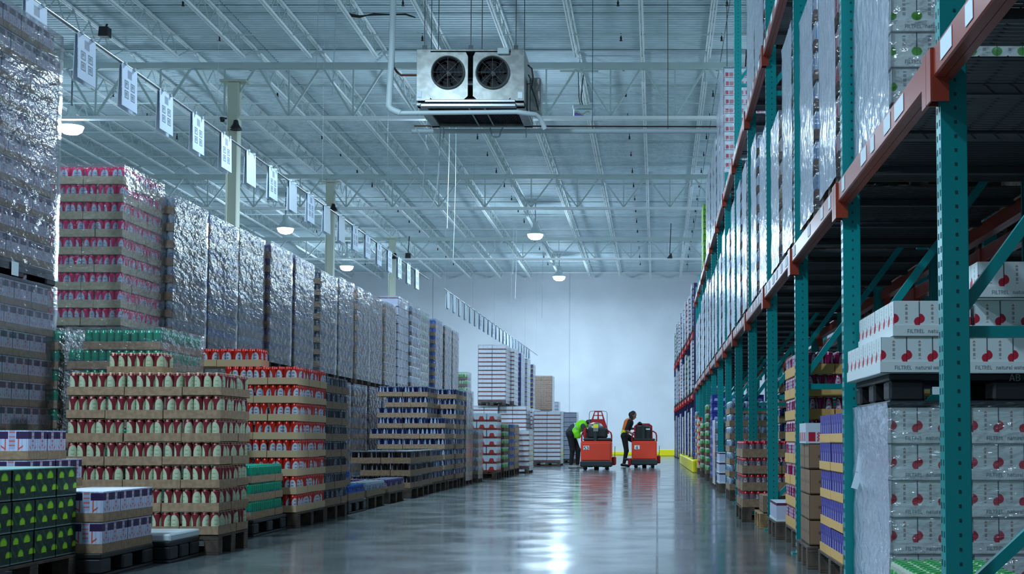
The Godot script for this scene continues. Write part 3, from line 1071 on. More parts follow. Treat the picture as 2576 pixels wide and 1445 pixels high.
	pack_product("redspot", "white cartons with red leaf spots", 0.117, 0.13, 0.158, 0.052, M.board_white, img_pack(func(u, v):
		var e: float = minf(u, 1.0 - u)
		if Vector2(e / 0.2, (v - 0.44 - (0.05 if u < 0.5 else -0.04)) / 0.14).length() < 1.0: return Color(0.74, 0.13, 0.22)
		if e < 0.012: return Color(0.45, 0.48, 0.5)
		if absf(u - 0.5) < 0.05 and v > 0.38 and v < 0.85 and int(v * 22) % 3: return Color(0.62, 0.58, 0.58)
		if absf(u - 0.5) < 0.12 - (v - 0.8) and v > 0.85 and v < 0.9: return Color(0.7, 0.5, 0.46)
		return Color(0.84, 0.88, 0.88)), Color(0.84, 0.87, 0.88))
	pack_product("greenspot", "white cartons with green leaf spots", 0.117, 0.13, 0.158, 0.052, M.board_white, img_pack(func(u, v):
		var e: float = minf(u, 1.0 - u)
		if Vector2(e / 0.2, (v - 0.44) / 0.13).length() < 1.0: return Color(0.3, 0.62, 0.16)
		if e < 0.012: return Color(0.45, 0.48, 0.5)
		if absf(u - 0.5) < 0.07 and v > 0.4 and v < 0.9 and int(v * 22) % 3: return Color(0.6, 0.62, 0.64)
		return Color(0.84, 0.88, 0.88)), Color(0.84, 0.87, 0.88))
	pack_product("limecase", "dark green cases printed with lime halves", 0.13, 0.26, 0.165, 0.0, M.board_dark, img_pack(func(u, v):
		if v < 0.05: return Color(0.4, 0.5, 0.5)
		for c in [[0.22, 0.7, 0.13], [0.72, 0.72, 0.15], [0.45, 0.28, 0.13], [0.93, 0.3, 0.12], [-0.07, 0.3, 0.12]]:
			var p := Vector2((u - c[0]) / c[2], (v - c[1]) / (c[2] * 1.3))
			if p.length() < 1.0 and p.y > -0.35: return Color(0.62, 0.8, 0.08) if p.length() < 0.75 else Color(0.36, 0.72, 0.08)
		if fmod(u * 3.1 + v * 2.0, 1.0) < 0.3 and fmod(u * 5.0 - v * 4.0, 1.0) < 0.4: return Color(0.05, 0.3, 0.15)
		return Color(0.05, 0.15, 0.11)), Color(0.12, 0.25, 0.2))
	pack_product("violet", "violet-blue cartons with white bottle prints", 0.066, 0.1, 0.158, 0.052, M.board_gold, img_pack(func(u, v):
		if absf(u - 0.72) < 0.12 and v > 0.1 and v < 0.62: return Color(0.6, 0.62, 0.85)
		if absf(u - 0.72) < 0.05 and v >= 0.62 and v < 0.8: return Color(0.5, 0.5, 0.8)
		if u < 0.06: return Color(0.12, 0.08, 0.32)
		if v > 0.7 and u < 0.5: return Color(0.3, 0.26, 0.66)
		return Color(0.2, 0.14, 0.52)), Color(0.3, 0.26, 0.6))
	pack_product("redtrap", "white cartons with a red trapezoid", 0.2, 0.13, 0.165, 0.04, M.board_red, img_pack(func(u, v):
		if v < 0.62 and absf(u - 0.5) < 0.36 - v * 0.3: return Color(0.76, 0.2, 0.2)
		return Color(0.8, 0.87, 0.9)), white)
	pack_product("whitecase", "white cases in brown trays", 0.13, 0.13, 0.118, 0.035, M.board_red, img_pack(func(u, v):
		if v < 0.2: return Color(0.35, 0.2, 0.35) if absf(u - 0.5) > 0.15 else Color(0.8, 0.82, 0.9)
		return Color(0.92, 0.94, 0.97) if int(u * 12) % 3 else Color(0.84, 0.87, 0.93)), Color(0.9, 0.92, 0.95))
	pack_product("bluecase", "royal blue cases with white prints", 0.15, 0.13, 0.155, 0.0, M.board_dark, img_pack(func(u, v):
		if absf(u - 0.5) < 0.3 - (v - 0.3) * 0.4 and v > 0.3 and v < 0.6: return Color(0.62, 0.7, 0.9)
		return Color(0.13, 0.17, 0.55)), Color(0.5, 0.55, 0.8))
	pack_product("plumcase", "plum-banded white cases", 0.2, 0.13, 0.15, 0.02, M.board_white, img_pack(func(u, v):
		if v > 0.86: return Color(0.36, 0.12, 0.26)
		return Color(0.74, 0.77, 0.86)), white)
	pack_product("browncase", "brown cardboard cases", 0.2, 0.13, 0.155, 0.0, M.board, img_pack(func(u, v):
		if v < 0.04 or u < 0.02: return Color(0.3, 0.22, 0.16)
		if absf(u - 0.5) < 0.2 and absf(v - 0.5) < 0.06: return Color(0.42, 0.3, 0.24)
		return Color(0.56, 0.44, 0.34)), Color(0.6, 0.48, 0.36))
	pack_product("redlabel", "white cartons with red number labels", 0.15, 0.13, 0.13, 0.0, M.board_white, img_pack(func(u, v):
		if v > 0.1 and v < 0.55 and u > 0.12 and u < 0.42: return Color(0.7, 0.1, 0.2)
		if v > 0.1 and v < 0.55 and u > 0.5 and u < 0.9: return Color(0.7, 0.1, 0.2) if (int(u * 20) + int(v * 12)) % 2 else Color(0.8, 0.7, 0.72)
		return Color(0.8, 0.85, 0.88)), white)
	pack_product("limeyellow", "lime green and yellow cases", 0.2, 0.13, 0.13, 0.0, M.board_white, img_pack(func(u, v):
		if v < 0.15: return Color(0.25, 0.55, 0.4)
		if int(u * 5) % 2 and v < 0.6: return Color(0.75, 0.8, 0.1)
		return Color(0.45, 0.72, 0.1)), Color(0.6, 0.8, 0.5))


# an open cardboard tray, w by d, with walls high enough to hold the goods
func tray_mesh(w: float, d: float, wall: float) -> ArrayMesh:
	var key := "tray%.3f_%.3f_%.3f" % [w, d, wall]
	if not cache.has(key):
		var s := tool()
		var t := 0.004
		box(s, Vector3(0, 0.002, 0), Vector3(w, 0.004, d))
		if wall > 0.01:
			for sz in [-1.0, 1.0]:
				box(s, Vector3(0, wall / 2, sz * (d / 2 - t / 2)), Vector3(w, wall, t))
			for sx in [-1.0, 1.0]:
				box(s, Vector3(sx * (w / 2 - t / 2), wall / 2, 0), Vector3(t, wall, d - 2 * t))
		cache[key] = s.commit()
	return cache[key]


func spots(p: Dictionary, nx: int, nz: int, show: String) -> Array:
	var out := []
	for i in nx:
		for j in nz:
			if show.contains("A") or (show.contains("f") and j == nz - 1) or (show.contains("b") and j == 0) or (show.contains("l") and i == 0) or (show.contains("r") and i == nx - 1):
				out.append(Vector3((i - (nx - 1) / 2.0) * p.p, 0.005, (j - (nz - 1) / 2.0) * p.q))
	return out


# nx by nz pieces in their tray; the template is kept and copied
func tray(key: String, nx: int, nz: int, show: String, single: bool, variant := 0) -> Node3D:
	var name_ := "T%s_%d_%d_%s_%s_%d" % [key, nx, nz, show, single, variant]
	if not cache.has(name_):
		var p: Dictionary = P[key]
		var o := Node3D.new()
		var r := RandomNumberGenerator.new()
		r.seed = hash(name_)
		if p.wall > 0.01:
			part(o, "tray", tray_mesh(nx * p.p + 0.008, nz * p.q + 0.008, p.wall), p.board)
		var places := spots(p, nx, nz, show)
		if key.ends_with("spot") and show != "" and (show.contains("f") or show == "A"):
			var words := TextMesh.new()
			words.text = "FILTREL   natural water"
			words.font_size = 10
			words.pixel_size = 0.0021
			words.depth = 0.001
			part(o, "print", words, M.pipe_dim, Vector3(0, p.wall / 2, nz * p.q / 2 + 0.0045))
		if single:
			for at in places:
				part(o, p.piece, p.fine, null, at, r.randf() * TAU if p.piece == "can" else 0.0)
		else:
			var mesh: ArrayMesh
			var source: ArrayMesh = p.coarse
			var mk := "C%s_%d_%d_%s_%d" % [key, nx, nz, show, variant]
			if not cache.has(mk):
				var turns := []
				for at in places:
					turns.append(r.randf() * TAU if p.piece == "can" else 0.0)
				mesh = null
				for surf in 2:
					var s := SurfaceTool.new()
					for i in places.size():
						s.append_from(source, surf, Transform3D(Basis(Vector3.UP, turns[i]), places[i]))
					mesh = s.commit(mesh) if mesh else s.commit()
					mesh.surface_set_material(surf, source.surface_get_material(surf))
				cache[mk] = mesh
			part(o, p.piece + "s", cache[mk]).set_meta("kind", "stuff")
		cache[name_] = o
	return cache[name_].duplicate()


# ---- pallets
func pallet_parts(o: Node3D, w: float, d: float, kind: String) -> void:
	var m: Material = {"wood": M.wood, "dark": M.wood_dark, "plastic": M.plastic}[kind]
	var board_w := 0.1
	if kind == "plastic":
		part(o, "deck_plate", box_mesh(Vector3(w, 0.03, d), 0.006), m, Vector3(0, 0.11, 0))
		part(o, "base_frame", box_mesh(Vector3(w, 0.018, d), 0.004), m)
		for i in 3:
			for j in 3:
				part(o, "block", box_mesh(Vector3(0.16, 0.094, 0.16), 0.012), m, Vector3((i - 1) * (w / 2 - 0.08), 0.017, (j - 1) * (d / 2 - 0.08)))
	else:
		for k in 6:
			part(o, "deck_board", box_mesh(Vector3(board_w + 0.03, 0.018, d), 0.003), m, Vector3(-w / 2 + 0.065 + (w - 0.13) * k / 5.0, 0.122, 0))
		for k in 3:
			part(o, "bearer", box_mesh(Vector3(w, 0.02, 0.1), 0.002), m, Vector3(0, 0.102, (k - 1) * (d / 2 - 0.05)))
			part(o, "base_board", box_mesh(Vector3(w, 0.016, 0.1), 0.002), m, Vector3(0, 0, (k - 1) * (d / 2 - 0.05)))
			for i in 3:
				part(o, "block", box_mesh(Vector3(0.1, 0.086, 0.1), 0.003), m, Vector3((i - 1) * (w / 2 - 0.05), 0.016, (k - 1) * (d / 2 - 0.05)))


const PALLET_H := 0.141


func pallet(x: float, y: float, d: float, w: float, deep: float, kind: String, label: String) -> Node3D:
	var o := thing("pallet", label, "pallet", V(x, y, d))
	pallet_parts(o, w, deep, kind)
	return o


# ---- stretch film: a crumpled open-bottomed shell of unit size
func film_mesh(variant: int) -> ArrayMesh:
	var key := "film%d" % variant
	if not cache.has(key):
		var f := FastNoiseLite.new()
		f.seed = 30 + variant
		f.frequency = 2.2
		f.fractal_octaves = 3
		var n := 14
		var m := 22
		var tools := [tool(), tool()]
		for s in tools:
			s.set_smooth_group(0)
		# walk round the four sides, corners included
		var ring := []
		for side in 4:
			for i in n:
				var t := float(i) / n - 0.5
				ring.append([Vector3(t, 0, 0.5), Vector3(0.5, 0, -t), Vector3(-t, 0, -0.5), Vector3(-0.5, 0, t)][side])
		var put := func(i: int, j: int) -> Vector3:
			var b: Vector3 = ring[i % ring.size()]
			var y := float(j) / m
			var w := f.get_noise_3d(b.x * 1.4, y * 3.5, b.z * 1.4) * 0.014 + f.get_noise_3d(b.x * 5.0, y * 14.0, b.z * 5.0 + 9.0) * 0.006
			var k := 1.0 + w
			return Vector3(b.x * k, y + f.get_noise_2d(i * 0.3, j * 0.5) * 0.004 * (1 if j > 0 and j < m else 0), b.z * k)
		for i in ring.size():
			for j in m:
				var q := [put.call(i, j), put.call(i + 1, j), put.call(i + 1, j + 1), put.call(i, j + 1)]
				var u := [Vector2(float(i) / n, float(j) / m), Vector2(float(i + 1) / n, float(j) / m), Vector2(float(i + 1) / n, float(j + 1) / m), Vector2(float(i) / n, float(j + 1) / m)]
				var s: SurfaceTool = tools[0 if i < n else 1]
				for w in [0, 2, 1, 0, 3, 2]:
					s.set_uv(u[w])
					s.add_vertex(q[w])
		for a in 6:
			for b in 6:
				var q := []
				var u := []
				for c in [[0, 0], [0, 1], [1, 1], [1, 0]]:
					var x: float = (a + c[0]) / 6.0 - 0.5
					var z: float = (b + c[1]) / 6.0 - 0.5
					q.append(Vector3(x, 1.0 + f.get_noise_2d(x * 3, z * 3) * 0.004, z))
					u.append(Vector2(x, z))
				for w in [0, 2, 1, 0, 3, 2]:
					tools[1].set_uv(u[w])
					tools[1].add_vertex(q[w])
		var mesh: ArrayMesh = null
		for s in tools:
			s.index()
			s.generate_normals()
			s.generate_tangents()
			mesh = s.commit(mesh) if mesh else s.commit()
		cache[key] = mesh
	return cache[key]


func film_over(o: Node3D, w: float, h: float, d: float, at: Vector3, variant: int, m: Material) -> void:
	var f := part(o, "stretch_film", film_mesh(variant % 4), null, at)
	f.set_surface_override_material(0, M.film)
	f.set_surface_override_material(1, m)
	f.scale = Vector3(w + 0.022, h + 0.012, d + 0.022)


# how the trays of one layer lie: from the aisle corner inwards along the front, then backwards along the aisle side
# returns [x inwards, d backwards, nx, nz, what shows, where in words]
func lay(p: Dictionary, front: Array, side: Array, sgn: int, rest := []) -> Array:
	var out := []
	var aisle := "r" if sgn > 0 else "l"
	var x := 0.0
	var names := ["aisle corner tray", "tray beside the corner one", "third tray from the aisle", "fourth tray from the aisle"]
	for i in front.size():
		var w: float = front[i][0] * p.p + 0.014
		var d: float = front[i][1] * p.q + 0.014
		out.append([x + w / 2, d / 2, front[i][0], front[i][1], ("f" + aisle) if i == 0 else "f", names[i]])
		x += w
	var back: float = front[0][1] * p.q + 0.014
	var words := ["aisle-side tray behind the corner", "second aisle-side tray behind the corner", "third aisle-side tray behind the corner"]
	for i in side.size():
		var w: float = side[i][0] * p.p + 0.014
		var d: float = side[i][1] * p.q + 0.014
		out.append([w / 2, back + d / 2, side[i][0], side[i][1], aisle, words[i]])
		back += d
	for r in rest:
		var w: float = r[2] * p.p + 0.014
		var d: float = r[3] * p.q + 0.014
		out.append([r[0] + w / 2, r[1] + d / 2, r[2], r[3], "", "%s tray inside" % r[4]])
	return out


func ordinal(n: int) -> String:
	return ["first", "second", "third", "fourth", "fifth", "sixth", "seventh", "eighth", "ninth", "tenth", "eleventh", "twelfth"][n]


# loose trays stacked on what is under them: every tray is a thing
func loose(key: String, sgn: int, x: float, d: float, y: float, layers: int, lays: Array, stack_words: String, single := true, top_full := true) -> float:
	var p: Dictionary = P[key]
	for n in layers:
		var rows: Array = lays[n % lays.size()]
		for r in rows:
			var show: String = r[4]
			if n == layers - 1 and top_full:
				show = "A"
			elif show == "":
				continue
			var o := tray(key, r[2], r[3], show, single, n % 3)
			o.name = numbered("can_tray" if p.piece == "can" else "carton_tray")
			add_child(o)
			o.position = V(x - sgn * (r[0] + rng.randf_range(0.0, 0.006)), y, d + r[1] + rng.randf_range(-0.002, 0.002))
			o.rotation.y = rng.randf_range(-0.004, 0.004)
			var lay_word := "top layer" if n == layers - 1 else ("bottom layer" if n == 0 else "%s layer down" % ordinal(layers - 1 - n))
			o.set_meta("label", "%s, %s, %s" % [r[5], lay_word, stack_words.trim_prefix("the ")])
			o.set_meta("category", "tray")
			o.set_meta("group", "trays of %s" % stack_words)
		y += p.h + 0.007
	return y


# a film-wrapped load: one thing with its pallet, trays, goods and film
func wrapped(key: String, sgn: int, x: float, d: float, y: float, layers: int, lays: Array, label: String, group: String, single := false, kind := "dark", wrapped_ := true, w := 0.0, deep := 0.0, solid_top := true) -> Node3D:
	var p: Dictionary = P[key]
	# size of the whole
	var ww := 0.0
	var dd := 0.0
	for r in lays[0]:
		ww = maxf(ww, r[0] + (r[2] * p.p + 0.014) / 2)
		dd = maxf(dd, r[1] + (r[3] * p.q + 0.014) / 2)
	ww = maxf(ww, w)
	dd = maxf(dd, deep)
	var o := thing("wrapped_load" if wrapped_ else "pallet_load", label, "pallet load", V(x - sgn * ww / 2, y, d + dd / 2), group)
	var top := 0.0
	if kind != "none":
		var base := part_root(o, "pallet")
		pallet_parts(base, ww, dd, kind)
		top = PALLET_H
	for n in layers:
		for r in lays[n % lays.size()]:
			var show: String = r[4]
			if n == layers - 1 and solid_top:
				show = "A"
			elif show == "":
				continue
			var t := tray(key, r[2], r[3], show, single, n % 3)
			t.name = "tray" if p.piece == "can" else "layer"
			t.position = Vector3(sgn * (ww / 2 - r[0]) + rng.randf_range(-0.003, 0.003), top, dd / 2 - r[1])
			# the tray itself carries the board, its goods are its pieces
			var own := t.get_node_or_null("tray") as MeshInstance3D
			if own:
				var q := MeshInstance3D.new()
				q.name = "tray"
				q.mesh = own.mesh
				q.material_override = own.material_override
				q.position = t.position
				t.remove_child(own)
				own.free()
				for c in t.get_children():
					t.remove_child(c)
					q.add_child(c, true)
				t.free()
				o.add_child(q, true)
			else:
				for c in t.get_children():
					t.remove_child(c)
					c.position += t.position
					o.add_child(c, true)
				t.free()
		top += p.h + 0.007
	if wrapped_:
		film_over(o, ww, top - 0.05, dd, Vector3(0, 0.06, 0), rng.randi() % 4, M.film_thick if sgn < 0 else (M.film_side if single else M.film_hazy))
	return o


func part_root(parent: Node3D, called: String) -> Node3D:
	var o := Node3D.new()
	o.name = called
	parent.add_child(o, true)
	return o


func lays_for(key: String, sgn: int, wide: int, deep: int) -> Array:
	# simple rows: trays 6 by 4 along the front (wide of them), and 4 by 6 behind along the aisle side (deep of them)
	var p: Dictionary = P[key]
	var a := []
	for i in wide:
		a.append([6, 4])
	var b := []
	for i in deep:
		b.append([4, 6] if i < 1 else [4, 4])
	var c := [[4, 6]]
	for i in wide - 1:
		c.append([6, 4])
	var e := []
	for i in deep - 1:
		e.append([4, 4])
	e.append([6, 4])
	return [lay(p, a, b, sgn), lay(p, c, e, sgn)]


# ---------------------------------------------------------------- the tall wrapped rows on the left
func back_row() -> void:
	# upper tier: x of its aisle face -4.7; the pink load shows its front
	var up := [
		["pink", 12.0, 9, "wrapped load of pink and white cans in pale trays, topmost beside the hanging signs", 3],
		["silverblue", 13.07, 8, "wrapped load of silver cans just behind the pink can load, upper tier", 2],
		["blue", 14.12, 8, "wrapped load of bright blue cans, second behind the pink can load, upper tier", 2],
		["silverblue", 15.18, 8, "wrapped load with pale cans at its edge, behind the blue one in the upper tier", 2],
		["purple", 16.3, 8, "wrapped load of purple cans in the upper tier, film torn at its top", 2],
		["purple", 17.5, 8, "second wrapped load of purple cans in the upper tier", 2],
		["dark", 18.75, 8, "wrapped load of dark cans behind the purple ones in the upper tier", 2],
		["navy", 19.9, 8, "wrapped load of navy cans, upper tier, two behind the purple pair", 2],
		["rust", 21.05, 8, "wrapped load with rust-brown trays, upper tier, below the third column", 2],
		["rust", 22.2, 8, "second wrapped rust-brown load in the upper tier", 2],
		["rust", 23.35, 8, "third wrapped rust-brown load, against the white plum-banded one", 2],
		["plumcase", 24.55, 10, "tall wrapped load of white cases with plum bands, upper tier", 4],
		["tallwhite", 25.75, 8, "wrapped load of white cans behind the plum-banded cases", 2],
		["lime", 26.9, 9, "wrapped load of white and green cans, upper tier near the row's end", 2],
		["blue", 28.5, 9, "wrapped load of blue cans near the end of the upper tier", 2],
		["dark", 29.9, 9, "wrapped grey load last but one in the upper tier", 2],
		["dark", 31.2, 9, "wrapped dark grey load at the very end of the upper tier", 2],
	]
	for u in up:
		var key: String = u[0]
		var lays := lays_for(key, 1, u[4], 2)
		if key == "plumcase":
			var p: Dictionary = P[key]
			lays = [lay(p, [[2, 2], [2, 2], [2, 2]], [[2, 3], [2, 3]], 1)]
		var base := 1.69
		if key == "pink":
			var p: Dictionary = P[key]
			lays = [lay(p, [[6, 4], [6, 4], [6, 4]], [[4, 6], [4, 6]], 1), lay(p, [[4, 6], [6, 4], [6, 4]], [[4, 6], [6, 4]], 1)]
		wrapped(key, 1, -4.78 if key == "pink" else -4.72 + rng.randf_range(-0.02, 0.03), u[1], base, u[2], lays, u[3], "wrapped loads of the upper tier", key == "pink")
	# lower tier under them, mostly hidden by the floor row
	var low := ["dark", "silverblue", "purple", "dark", "silverblue", "rust", "navy", "silverblue", "silverblue", "purple", "purple", "navy", "rust", "dark", "silverblue", "navy", "dark"]
	for i in low.size():
		var d: float = up[i][1]
		wrapped(low[i], 1, -4.74, d, 0.0, int(1.56 / (P[low[i]].h + 0.007)), lays_for(low[i], 1, 2, 2), "wrapped %s beneath the %s of the tall row" % [P[low[i]].desc, ["pink load", "silver load", "blue load", "pale-edged load", "first purple load", "second purple load", "dark can load", "navy load", "first rust load", "second rust load", "third rust load", "plum-banded load", "white can load", "green can load", "end blue load", "grey load", "last load"][i]], "wrapped loads of the lower tier")
	# the two loads at the left edge of the view
	var pv: Dictionary = P["variety"]
	var lv := [lay(pv, [[2, 3], [2, 3]], [[2, 3], [2, 3]], 1), lay(pv, [[3, 2], [2, 3]], [[3, 2], [3, 2], [3, 2]], 1)]
	wrapped("variety", 1, -4.7, 9.3, 0.0, 10, lv, "lower wrapped load of purple-banded white packs at the left edge", "purple-banded pack loads", false, "dark")
	var t := wrapped("variety", 1, -4.7, 9.3, 1.99, 10, lv, "upper wrapped load of purple-banded white packs on a black pallet, left edge", "purple-banded pack loads", false, "plastic")
	var tag_ := part(t, "white_label", box_mesh(Vector3(0.004, 0.1, 0.1), 0.0, false), M.paper, Vector3(0.425, 0.07, 0.12))
	tag_.position.x = 0.44
	# a sheet of pale dunnage between the tiers keeps each upper pallet level
	for i in up.size():
		pass


func floor_row() -> void:
	# dark green lime cases close to the viewer
	var pl: Dictionary = P["limecase"]
	var ll := [lay(pl, [[4, 1]], [[4, 1], [4, 1], [4, 1]], 1)]
	pallet(-3.45 - 0.28, 0.0, 7.0 + 0.54, 0.56, 1.08, "dark", "dark wooden pallet under the green lime cases, lower left corner")
	var y := loose("limecase", 1, -3.45, 7.0, PALLET_H, 3, ll, "the green lime case stack")
	part(thing("slip_sheet", "thin pale green sheet lying on top of the lime cases", "sheet", V(-3.45 - 0.27, y - 0.003, 7.0 + 0.52)), "sheet", box_mesh(Vector3(0.52, 0.006, 1.04)), mat(Color(0.5, 0.7, 0.66), 0.5))
	# purple-banded packs behind them
	var pv: Dictionary = P["variety"]
	var lv := [lay(pv, [[2, 3], [2, 3]], [[2, 3]], 1), lay(pv, [[3, 2], [2, 3]], [[3, 2]], 1)]
	pallet(-3.85 - 0.4, 0.0, 8.3 + 0.42, 0.86, 0.84, "plastic", "black pallet under the purple-banded packs behind the lime cases")
	loose("variety", 1, -3.85, 8.3, PALLET_H, 4, lv, "the purple-banded stack behind the lime cases")
	# two layers of the same packs by themselves on a black pallet
	pallet(-3.3 - 0.25, 0.0, 8.08 + 0.41, 0.5, 0.84, "plastic", "black plastic pallet under the two low layers of purple-banded packs")
	loose("variety", 1, -3.3, 8.1, PALLET_H, 2, [lay(pv, [[2, 3]], [[2, 3]], 1), lay(pv, [[2, 2]], [[2, 4]], 1)], "the low two-layer pile")
	# a pallet with only a white sheet on it
	pallet(-3.22 - 0.3, 0.0, 8.98 + 0.3, 0.6, 0.58, "plastic", "black pallet covered by a white sheet in front of the cream-label cans")
	part(thing("slip_sheet", "white sheet lying on the black pallet before the cream-label cans", "sheet", V(-3.22 - 0.3, PALLET_H, 8.98 + 0.3)), "sheet", box_mesh(Vector3(0.6, 0.05, 0.58), 0.01), M.sheet_white)
	# the big stack of cream-labelled cans
	var pc: Dictionary = P["cream"]
	var s4 := 4 * 0.0665 + 0.014
	var s6 := 6 * 0.0665 + 0.014
	var lc := [
		lay(pc, [[4, 6], [6, 4], [6, 4]], [[6, 4]], 1, [[s6, s4, 6, 4, "middle"]]),
		lay(pc, [[6, 4], [6, 4], [4, 6]], [[4, 6]], 1, [[s4, s4, 6, 6, "middle"]]),
	]
	pallet(-3.1 - 0.55, 0.0, 9.62 + 0.36, 1.08, 0.7, "dark", "brown wooden pallet under the stack of cream-label cans")
	y = loose("cream", 1, -3.1, 9.62, PALLET_H, 7, lc, "the cream-label can stack")
	loose("cream", 1, -3.66, 9.98, y, 1, [lay(pc, [[6, 4]], [], 1)], "the short row topping the cream-label stack")
	# green cans: the wide wrapped load behind, and its neighbour
	var pg: Dictionary = P["green"]
	var lg := [lay(pg, [[6, 4], [6, 4], [6, 4], [6, 4]], [[4, 6], [4, 6]], 1), lay(pg, [[4, 6], [6, 4], [6, 4], [6, 4]], [[4, 6], [6, 4]], 1)]
	wrapped("green", 1, -3.85, 10.45, 0.0, 10, [lay(pg, [[6, 4], [6, 4]], [[4, 6], [4, 6]], 1), lay(pg, [[4, 6], [6, 4]], [[4, 6], [6, 4]], 1)], "wrapped load of bright green cans behind the cream-label stack", "green can loads", true)
	wrapped("green", 1, -4.66, 10.5, 0.0, 10, [lay(pg, [[6, 4], [6, 4]], [[4, 6], [4, 6]], 1), lay(pg, [[4, 6], [6, 4]], [[4, 6], [6, 4]], 1)], "second load of green cans, across the dark gap from the wide green one", "green can loads", true)
	# low green stack on a black pallet
	pallet(-3.4 - 0.4, 0.0, 11.38 + 0.5, 0.84, 1.0, "plastic", "black plastic pallet under the three layers of green cans by the aisle")
	loose("green", 1, -3.4, 11.38, PALLET_H, 3, [lay(pg, [[4, 6], [6, 4]], [[4, 6], [6, 4]], 1)], "the low green can stack")
	# red and orange cans
	var po: Dictionary = P["orange"]
	var lo := [lay(po, [[6, 4], [6, 4]], [[4, 6], [4, 6]], 1, [[s6, s4, 6, 4, "middle"]]), lay(po, [[4, 6], [6, 4]], [[4, 6], [6, 4]], 1, [[s4, s4, 6, 4, "middle"]])]
	pallet(-3.3 - 0.5, 0.0, 12.5 + 0.54, 0.98, 1.06, "dark", "dark pallet under the red and orange cans")
	y = loose("orange", 1, -3.32, 12.5, PALLET_H, 8, lo, "the red and orange can stack")
	loose("orange", 1, -3.68, 12.55, y, 1, [lay(po, [[6, 4], [4, 6]], [], 1)], "the top row on the red and orange stack")
	# dark cans, wrapped
	wrapped("dark", 1, -3.34, 13.65, 0.0, 8, lays_for("dark", 1, 2, 2), "load of dark cans next to the red and orange stack", "floor loads by the aisle", false, "dark", false)
	# low piles along the floor
	pallet(-3.36 - 0.4, 0.0, 14.78 + 0.45, 0.8, 0.9, "plastic", "black pallet under the two bright blue trays")
	loose("blue", 1, -3.36, 14.78, PALLET_H, 1, [lay(P["blue"], [[4, 6], [6, 4]], [[4, 6]], 1)], "the low blue pile")
	loose("blue", 1, -3.4, 14.8, PALLET_H + 0.167, 1, [lay(P["blue"], [[6, 4]], [], 1)], "the single tray on the low blue pile")
	pallet(-3.38 - 0.4, 0.0, 15.8 + 0.5, 0.8, 1.0, "dark", "dark pallet under one layer of white-lidded cans")
	loose("silverblue", 1, -3.38, 15.8, PALLET_H, 1, [lay(P["silverblue"], [[6, 4], [6, 4]], [[4, 6], [4, 6]], 1)], "the single layer of white-lidded cans")
	pallet(-3.38 - 0.4, 0.0, 17.1 + 0.5, 0.8, 1.0, "dark", "dark pallet under the single layer of purple cans")
	loose("purple", 1, -3.38, 17.1, PALLET_H, 1, [lay(P["purple"], [[6, 4], [6, 4]], [[4, 6], [4, 6]], 1)], "the single layer of purple cans")
	pallet(-3.38 - 0.45, 0.0, 18.6 + 0.54, 0.9, 1.08, "dark", "dark pallet under the three layers of black cans")
	loose("black", 1, -3.38, 18.6, PALLET_H, 3, lays_for("black", 1, 2, 2), "the low black can stack", false)
	pallet(-3.42 - 0.45, 0.0, 19.75 + 0.54, 0.9, 1.08, "dark", "dark pallet under the second stack of black cans")
	loose("black", 1, -3.42, 19.75, PALLET_H, 3, lays_for("black", 1, 2, 2), "the second black can stack", false)
	pallet(-3.42 - 0.45, 0.0, 20.9 + 0.54, 0.9, 1.08, "dark", "dark pallet under the short navy stack beside the tall one")
	loose("navy", 1, -3.45, 20.9, PALLET_H, 3, lays_for("navy", 1, 2, 2), "the short navy can stack", false)
	# tall navy and silver stacks
	pallet(-3.45 - 0.55, 0.0, 22.05 + 0.54, 1.2, 1.08, "dark", "dark pallet under the tall navy can stack")
	y = loose("navy", 1, -3.45, 22.05, PALLET_H, 6, lays_for("navy", 1, 3, 2), "the tall navy can stack", false)
	loose("navy", 1, -3.75, 22.1, y, 3, lays_for("navy", 1, 2, 2), "the upper part of the tall navy stack", false)
	for k in 2:
		wrapped("navy", 1, -3.46, 23.3 + 1.15 * k, 0.0, 9, lays_for("navy", 1, 2, 2), "%s load of navy cans behind the tall navy stack" % ["second", "third"][k], "floor loads by the aisle", false, "dark", k == 1)
	wrapped("silverblue", 1, -3.4, 25.7, 0.0, 5, lays_for("silverblue", 1, 2, 1), "low load of pale cans before the white and red cartons", "floor loads by the aisle")


